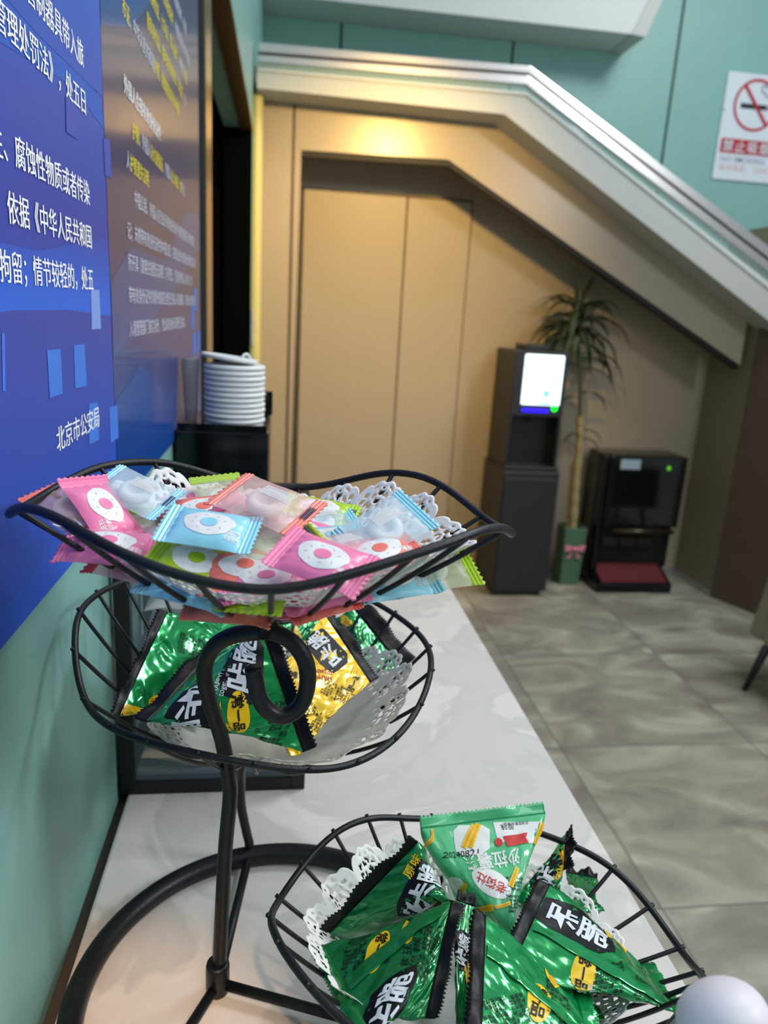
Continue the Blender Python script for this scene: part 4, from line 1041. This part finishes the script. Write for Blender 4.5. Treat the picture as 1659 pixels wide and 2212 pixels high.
b = MB(); b.box(BX0 + t_, BX1 - t_, BY0 + 0.012, BY1 - 0.008, BZ0 + t_, BZ0 + t_ + 0.004, mat('box_floor_grey', rgb(120, 124, 126), 0.5)); b.box(BX0 + t_, BX1 - t_, BY0 + 0.016, BY1 - 0.008, 1.118, 1.122, MATS['box_floor_grey']); b.build('shelf', dbox, origin=DB)
def paper_pack(name, cx, cy, cz, sx, sy, sz, m, seed, label, group):
    b = MB(); nx, ny = 26, 14; vs = []
    for side in (1, -1):
        for i in range(nx + 1):
            for j in range(ny + 1):
                x = i / nx - .5; y_ = j / ny - .5
                h = (1 - abs(2 * x) ** 4) * (1 - abs(2 * y_) ** 10)
                wv = 0.35 * math.sin(x * 9 + seed) + 0.25 * math.sin(x * 17 + seed * 2 + y_ * 4)
                vs.append((cx + x * sx, cy + y_ * sy + 0.004 * math.sin(x * 14 + seed), cz + sz * (0.5 * side * h * (1 + 0.3 * wv) + 0.22 * wv)))
    M = (nx + 1) * (ny + 1); F = []
    for i in range(nx):
        for j in range(ny):
            a = i * (ny + 1) + j; F.append((a, a + ny + 1, a + ny + 2, a + 1)); F.append((M + a, M + a + 1, M + a + ny + 2, M + a + ny + 1))
    b.add(vs, F, m); o = b.build(name, None, True, origin=(cx, cy, cz - sz / 2)); tag(o, label, 'paper pack', group)
GP = 'paper packs in the display box'
paper_pack('paper_pack', -0.060, 0.7050, 1.0135, 0.142, 0.090, 0.026, kraft, 0.3, 'tan kraft paper pack lying lowest in the black framed box', GP)
paper_pack('paper_pack', -0.055, 0.7065, 1.040, 0.138, 0.086, 0.024, kraft, 1.9, 'tan kraft paper pack second from the bottom in the black framed box', GP)
paper_pack('paper_pack', -0.062, 0.7065, 1.066, 0.130, 0.086, 0.022, kraft, 3.1, 'tan kraft paper pack topmost of the brown ones in the black framed box', GP)
paper_pack('paper_pack', -0.058, 0.7105, 1.140, 0.135, 0.085, 0.024, greyp, 4.4, 'grey white paper pack lying on the upper shelf of the black framed box', GP)
paper_pack('paper_pack', -0.060, 0.7105, 1.168, 0.130, 0.085, 0.024, greyp, 5.2, 'grey white paper pack stacked on another one in the black framed box', GP)
paper_pack('paper_pack', -0.060, 0.7105, 1.196, 0.132, 0.085, 0.024, greyp, 6.7, 'grey white paper pack topmost on the upper shelf of the black framed box', GP)
# black box with the stack of lids
KB = (-0.085, 1.05, 0.9805)
kbox = empty('black_box', KB, 'glossy black counter box carrying a stack of white lids', 'box')
kx0, kx1, ky0, ky1, kz1 = -0.1490, -0.0190, 1.05, 1.26, 1.282
b = MB(); b.box(kx0, kx1, ky0, ky1, 0.9805, kz1 - 0.004, blk_gloss); b.build('body', kbox, origin=KB, bevel=0.002)
b = MB(); b.box(kx0 + 0.003, kx1 - 0.003, ky0 + 0.003, ky0 + 0.006, kz1 - 0.004, kz1 + 0.006, blk_gloss); b.box(kx1 - 0.006, kx1 - 0.003, ky0 + 0.006, ky1, kz1 - 0.004, kz1 + 0.006, blk_gloss); b.build('lip', kbox, origin=KB)
b = MB(); b.box(kx1 - 0.018, kx1 + 0.002, ky1 - 0.02, ky1 - 0.004, kz1 - 0.004, kz1 + 0.035, blk_gloss); b.build('rear_post', kbox, origin=KB, bevel=0.001)
b = MB(); b.box(kx1 + 0.0002, kx1 + 0.002, ky0 + 0.002, ky0 + 0.006, 0.985, kz1 + 0.02, goldst); b.build('edge_trim', kbox, origin=KB)
lidw = mat('white_plastic_lid', rgb(228, 230, 228), 0.4, var=0.02)
LX, LY = -0.0700, 1.105
NL = 12; z0 = kz1 - 0.0035; pit = 0.0076
ordn = ['lowest white lid of the stack on the black box'] + ['white lid number %s from the bottom of the stack on the black box' % w for w in ('two', 'three', 'four', 'five', 'six', 'seven', 'eight', 'nine', 'ten', 'eleven')] + ['uppermost level white lid of the stack, just under the tilted one']
first = None
for i in range(NL):
    if first is None:
        b = MB(); R = 0.0440
        b.lathe([(R - 0.006, 0.0), (R - 0.002, 0.0006), (R, 0.0022), (R, 0.0050), (R - 0.002, 0.0066), (R - 0.004, 0.0070), (R - 0.006, 0.0066), (R - 0.010, 0.0062), (0.0, 0.0062)], lidw, 40)
        o = first = b.build('cup_lid', None, True)
    else: o = first.copy(); COL.objects.link(o)
    o.location = (LX + 0.0006 * math.sin(i * 2.3), LY + 0.0006 * math.cos(i * 1.7), z0 + i * pit)
    tag(o, ordn[i], 'lid', 'stack of white lids on the black box')
b = MB(); R = 0.041
b.lathe([(R - 0.003, -0.0018), (R, 0.0), (R, 0.003), (R - 0.003, 0.004), (R - 0.006, 0.0015), (0.012, 0.0008), (0.0, 0.0012)], lidw, 40)
o = b.build('cup_lid', None, True); o.location = (LX - 0.008, LY + 0.004, z0 + NL * pit + 0.0065); o.rotation_euler = (math.radians(-2), math.radians(6), 0)
tag(o, 'white lid lying tilted on top of the lid stack, with a raised tab', 'lid', 'stack of white lids on the black box')
b = MB(); b.tube(catmull([(0.018, -0.020, 0.003), (0.021, -0.018, 0.009), (0.026, -0.014, 0.010), (0.031, -0.011, 0.003)], 4), 0.002, lidw, 8); k = b.build('tab', None, True); k.parent = o
# clear ribbed cup beside the stack
cup = empty('ribbed_cup', (-0.134, 1.115, kz1), 'clear ribbed plastic cup stack squeezed between the white lids and the poster', 'cup')
cg = mat('clear_ribbed_plastic', rgb(150, 152, 148), 0.12, alpha=0.55, spec=0.8)
b = MB(); b.lathe([(0.008, 0.0), (0.0085, 0.01)] + [(0.0090 + 0.0006 * (i % 2) + i * 0.00018, 0.012 + i * 0.0035) for i in range(22)] + [(0.0128, 0.091), (0.0136, 0.093), (0.0125, 0.095)], cg, 20, (-0.134, 1.115, kz1 - 0.003)); b.build('cup_body', cup, True, origin=(-0.134, 1.115, kz1))
# white rounded tube at the lower right, in front of the lower basket
wt = mat('white_smooth_plastic', rgb(222, 214, 220), 0.45, var=0.02)
tip = at_y(1526, 2120, 0.205); foot = np.array([0.250, 0.060, 1.004])
dv = foot - tip; Lq = np.linalg.norm(dv); dv = dv / Lq
tubeE = empty('white_bottle', tuple(foot), 'white rounded plastic bottle end at the lower right corner, in front of the lower basket', 'bottle')
pts = []; rad = []
R0 = 0.0172
for i in range(9):
    a = math.pi / 2 * i / 8; pts.append(tip + dv * (R0 * 0.75 * (1 - math.cos(a)))); rad.append(max(R0 * math.sin(a), 0.0004))
for q in (0.15, 0.35, 0.6, 0.98): pts.append(tip + dv * (Lq * q)); rad.append(R0 * (1 + 0.35 * q))
b = MB(); b.tube(pts, rad, wt, 32); b.build('bottle_body', tubeE, True, origin=tuple(foot))

# ------------------------------------------------------------------ appliances, plant and chair at the back
dgrey = mat('charcoal_cabinet', rgb(34, 37, 42), 0.4, var=0.05, scale=8); dbrown = mat('charcoal_side', rgb(50, 46, 44), 0.42, var=0.05, scale=8); navy = mat('dark_niche', rgb(16, 18, 24), 0.35)
WD = (1.30, 3.84, 0)
disp = empty('drinks_dispenser', WD, 'tall charcoal drinks dispenser with a glowing white screen by the beige door', 'drinks dispenser')
b = MB(); b.box(1.150, 1.455, 3.64, 4.03, 0.03, 0.70, dgrey); b.box(1.17, 1.435, 3.67, 4.0, 0.0, 0.03, navy); b.build('cabinet', disp, origin=WD, bevel=0.006)
b = MB(); b.box(1.158, 1.448, 3.632, 3.640, 0.045, 0.665, dgrey); b.build('cabinet_door', disp, origin=WD, bevel=0.003)
b = MB(); b.box(1.165, 1.450, 3.80, 4.03, 0.70, 1.315, dgrey); b.box(1.165, 1.450, 3.69, 3.80, 0.985, 1.315, dgrey); b.box(1.165, 1.180, 3.69, 3.80, 0.72, 0.985, dgrey); b.box(1.435, 1.450, 3.69, 3.80, 0.72, 0.985, dgrey); b.box(1.155, 1.455, 3.67, 3.80, 0.70, 0.72, dgrey); b.build('upper_unit', disp, origin=WD, bevel=0.004)
b = MB(); b.box(1.180, 1.435, 3.795, 3.80, 0.72, 0.985, navy); b.tube([(1.30, 3.75, 0.985), (1.30, 3.75, 0.95)], 0.012, navy, 12); b.build('dispensing_niche', disp, origin=WD)
b = MB(); b.box(1.25, 1.37, 3.78, 3.98, 1.315, 1.345, dgrey); b.build('top_hopper', disp, origin=WD, bevel=0.004)
scr = mat('lit_screen', rgb(226, 246, 255), 0.3, emis=1.7, var=0.0); scr2 = mat('lit_screen_blue', rgb(110, 200, 222), 0.3, emis=0.9, var=0.0)
b = MB(); b.box(1.218, 1.425, 3.680, 3.690, 1.045, 1.300, scr)
for pts_ in (ell(0.016, 0.006, 14, 1.325, 1.215), ell(0.019, 0.02, 16, 1.345, 1.105), [(1.30, 1.052), (1.345, 1.066), (1.40, 1.052)]):
    V, Fc = poly2d(pts_); b.add([(x, 3.679, z) for x, z in V], Fc, scr2)
b.build('screen', disp, origin=WD, bevel=0.008)
blu = mat('blue_led', rgb(40, 0, 255), 0.4, emis=2.0, var=0); grn = mat('green_led', rgb(0, 235, 40), 0.4, emis=4.0, var=0)
for i in range(6):
    b = MB(); b.lathe([(0.0, 0.004), (0.009, 0.003), (0.0105, 0.0)], blu, 14)
    b.v = [(1.238 + 0.0245 * i + x, 3.689 - z, 1.015 + y) for x, y, z in b.v]; b.build('button', disp, True, origin=WD)
b = MB(); b.lathe([(0.0, 0.004), (0.012, 0.003), (0.015, 0.0)], grn, 14); b.v = [(1.402 + x, 3.689 - z, 1.030 + y) for x, y, z in b.v]; b.build('indicator_lamp', disp, True, origin=WD)
# shoe machine
SM = (1.945, 3.9, 0)
shoe = empty('shoe_polishing_machine', SM, 'black glossy shoe polishing machine with a red foot mat by the grey wall', 'shoe machine')
gl = mat('black_glass_front', rgb(10, 14, 12), 0.07, coat=0.3)
b = MB(); b.box(1.775, 2.265, 3.86, 4.04, 0.10, 0.775, blk_gloss); b.box(1.775, 1.812, 3.80, 3.86, 0.10, 0.775, blk_gloss); b.box(1.812, 2.265, 3.80, 3.86, 0.36, 0.775, blk_gloss); b.build('housing', shoe, origin=SM, bevel=0.012)
b = MB(); b.box(1.833, 2.248, 3.792, 3.800, 0.375, 0.765, gl); b.build('front_panel', shoe, origin=SM, bevel=0.003)
b = MB(); b.prism_x([(3.70, 0.0), (4.04, 0.0), (4.04, 0.12), (3.86, 0.12), (3.70, 0.05)], 1.779, 2.232, blk_gloss); b.build('base', shoe, origin=SM, bevel=0.008)
redm = mat('red_foot_mat', rgb(92, 26, 34), 0.9, var=0.2, scale=120, bump=0.5, bscale=300)
b = MB(); b.prism_x([(3.715, 0.058), (3.855, 0.121), (3.855, 0.127), (3.715, 0.064)], 1.808, 2.203, redm); b.build('foot_mat', shoe, origin=SM)
brush = mat('dark_brush', rgb(30, 26, 24), 0.9, var=0.4, scale=200)
for x in (1.887, 1.995, 2.103): 
    b = MB(); b.lathe([(0.0, -0.05), (0.045, -0.05), (0.05, -0.03), (0.05, 0.03), (0.045, 0.05), (0.0, 0.05)], brush, 20); b.v = [(x + z, 3.87 + xx * 0.6, 0.26 + y_) for xx, y_, z in b.v]; b.build('brush', shoe, True, origin=SM)
b = MB(); b.tube([(1.862, 3.775, 0.345), (2.228, 3.775, 0.345)], 0.014, mat('dark_bronze_bar', rgb(70, 60, 48), 0.3, 0.7), 12); b.build('handle_bar', shoe, True, origin=SM)
b = MB(); b.box(1.862, 1.978, 3.790, 3.7915, 0.700, 0.755, mat('pale_label', rgb(150, 170, 180), 0.5)); b.build('sticker', shoe, origin=SM)
b = MB(); b.lathe([(0.0, 0.003), (0.010, 0.002), (0.012, 0.0)], mat('dim_green_led', rgb(90, 190, 10), 0.4, emis=0.8, var=0), 12); b.v = [(2.149 + x, 3.791 - z, 0.712 + y_) for x, y_, z in b.v]; b.build('indicator_lamp', shoe, True, origin=SM)
# plant
PX, PY = 1.665, 3.88
plant = empty('potted_dracaena', (PX, PY, 0), 'tall drooping leaf plant in a green vase between the dispenser and the shoe machine', 'plant')
PG = (PX, PY, 0)
potg = mat('green_glazed_vase', rgb(72, 108, 84), 0.45, var=0.06); bark = mat('cane_bark', rgb(150, 134, 92), 0.8, var=0.35, scale=35); leafm = mat('dark_green_leaf', rgb(44, 62, 28), 0.5, var=0.4, scale=6); bowm = mat('pink_ribbon', rgb(206, 128, 150), 0.5)
b = MB()
q0, q1 = 0.055, 0.066
vs = []
for r, z in ((q0, 0.0), (q1, 0.345), (q1 - 0.008, 0.345), (q0 - 0.008, 0.02)):
    vs += [(PX - r, PY - r, z), (PX + r, PY - r, z), (PX + r, PY + r, z), (PX - r, PY + r, z)]
fs = [(3, 2, 1, 0), (12, 13, 14, 15)]
for i in range(3):
    for j in range(4): fs.append((i * 4 + j, i * 4 + (j + 1) % 4, i * 4 + 4 + (j + 1) % 4, i * 4 + 4 + j))
b.add(vs, fs, potg); b.build('vase', plant, origin=PG, bevel=0.004)
b = MB()
for s_ in (-1, 1):
    b.add([(PX, PY - 0.068, 0.225), (PX + s_ * 0.03, PY - 0.074, 0.247), (PX + s_ * 0.06, PY - 0.076, 0.250), (PX + s_ * 0.058, PY - 0.073, 0.212), (PX + s_ * 0.03, PY - 0.078, 0.214), (PX + s_ * 0.01, PY - 0.069, 0.212), (PX + s_ * 0.045, PY - 0.070, 0.165), (PX + s_ * 0.02, PY - 0.070, 0.17)], [(0, 1, 2, 3, 4), (5, 0, 7, 6) if s_ > 0 else (0, 5, 6, 7)], bowm)
b.tube([(PX - 0.012, PY - 0.072, 0.225), (PX + 0.012, PY - 0.072, 0.225)], 0.012, bowm, 10)
o = b.build('ribbon_bow', plant, origin=PG); sm_ = o.modifiers.new('t', 'SOLIDIFY'); sm_.thickness = 0.002
stemm = mat('green_stem', rgb(66, 74, 40), 0.6, var=0.2, scale=20)
CR0 = at_y(1243, 700, PY)
P_ = catmull([(PX, PY, 0.03), (PX, PY, 0.35)] + [tuple(at_y(*q, PY)) for q in ((1243, 1050), (1252, 950), (1252, 900))], 8)
b = MB(); b.tube(P_, [0.026 + 0.003 * math.sin(i * 2.0) - 0.004 * i / len(P_) for i in range(len(P_))], bark, 12)
b.tube(catmull([(PX - 0.022, PY + 0.015, 0.06), (PX - 0.02, PY + 0.02, 0.40), tuple(at_y(1238, 1000, PY + 0.02))], 8), 0.015, bark, 10); b.build('cane', plant, True, origin=PG)
b = MB(); b.tube(catmull([tuple(at_y(*q, PY)) for q in ((1252, 920), (1253, 840), (1250, 770), (1243, 700), (1242, 660))], 8), 0.0105, stemm, 10); b.build('stem', plant, True, origin=PG)
rl = random.Random(11)
def leaf(base, az, L, w, rise, droop):
    b = MB(); n = 12; vs = []
    d = np.array([math.cos(az), math.sin(az) * 0.30, 0]); sd_ = np.array([-d[1], d[0], 0]); sd_ = sd_ / np.linalg.norm(sd_)
    p = np.array(base, float); a = rise
    for i in range(n + 1):
        t = i / n; ww = w * math.sin(math.pi * min(1, 0.12 + 0.88 * t)) ** 0.7 * (1 - t ** 4)
        vs += [p - sd_ * ww + np.array([0, 0, ww * 0.35]), p, p + sd_ * ww + np.array([0, 0, ww * 0.35])]
        a2 = a - droop * t
        p = p + (d * math.cos(a2) + np.array([0, 0, math.sin(a2)])) * (L / n)
    fs = []
    for i in range(n): 
        for j in range(2): fs.append((i * 3 + j, i * 3 + j + 1, i * 3 + j + 4, i * 3 + j + 3))
    b.add(vs, fs, leafm); o = b.build('leaf', plant, True, origin=PG); m_ = o.modifiers.new('t', 'SOLIDIFY'); m_.thickness = 0.0012
crown = tuple(CR0)
for i in range(44):
    az = i * 2.399 + rl.uniform(-.3, .3); h = rl.random()
    leaf((crown[0], crown[1] - 0.02, crown[2] - 0.10 + 0.16 * h), az, rl.uniform(.24, .40), rl.uniform(.020, .030), 0.15 + 0.75 * h + rl.uniform(-.2, .2), rl.uniform(1.7, 2.1))
for px, py, az, L in ((1255, 780, 0.1, .26), (1255, 800, -0.4, .28), (1255, 850, 0.3, .22), (1250, 860, 2.9, .16), (1255, 930, -0.2, .16), (1255, 950, 0.2, .14), (1250, 940, 2.9, .12), (1250, 790, 2.8, .18), (1256, 765, 0.0, .34), (1256, 775, 0.5, .32)):
    p = at_y(px, py, PY); leaf((p[0], p[1] - 0.012, p[2]), az, L, 0.019, 0.25, 1.75)
for az, L in ((1.4, .22), (0.6, .28), (1.9, .24), (0.3, .26)): leaf((crown[0], crown[1], crown[2] + 0.02), az, L, 0.018, 1.35, 0.35)
# armchair at the right edge
AC = (2.25, 2.45, 0)
chair = empty('armchair', AC, 'grey beige armchair with a black peg leg at the right edge of the picture', 'armchair')
fab = mat('grey_beige_fabric', rgb(150, 142, 122), 0.8, var=0.08, scale=60, bump=0.2, bscale=250); legm = mat('black_peg_leg', rgb(16, 16, 18), 0.5)
b = MB(); b.prism_y([(2.015, 0.195), (2.72, 0.195), (2.72, 0.36), (2.05, 0.36)], 2.10, 2.62, fab); b.build('seat', chair, origin=AC, bevel=0.03, seg=3)
b = MB(); b.prism_y([(2.030, 0.20), (2.11, 0.20), (2.135, 0.75), (2.075, 0.75)], 2.06, 2.66, fab); b.build('backrest', chair, origin=AC, bevel=0.025, seg=3)
for y0_, y1_ in ((2.00, 2.08), (2.64, 2.72)):
    b = MB(); b.prism_y([(2.025, 0.20), (2.72, 0.20), (2.70, 0.50), (2.08, 0.56)], y0_, y1_, fab); b.build('armrest', chair, origin=AC, bevel=0.02, seg=3)
for x, y_, dx_ in ((2.03, 2.585, -0.065), (2.03, 2.12, -0.065), (2.66, 2.585, 0.05), (2.66, 2.12, 0.05)):
    b = MB(); b.tube([(x + dx_, y_, 0.0), (x, y_, 0.20)], [0.011, 0.019], legm, 14); b.build('leg', chair, True, origin=AC)
# light switch on the corner post
sw = empty('light_switch', (XW + 0.04, 3.57, 1.30), 'small pale switch plate on the corner post beside the dark opening', 'switch')
b = MB(); b.box(XW + 0.002, XW + 0.012, 3.535, 3.575, 1.28, 1.44, mat('pale_switch_plastic', rgb(176, 178, 180), 0.4)); b.build('plate', sw, origin=(XW + 0.04, 3.57, 1.30), bevel=0.003)
b = MB(); b.box(XW + 0.012, XW + 0.015, 3.545, 3.565, 1.33, 1.39, MATS['pale_switch_plastic']); b.build('rocker', sw, origin=(XW + 0.04, 3.57, 1.30), bevel=0.001)
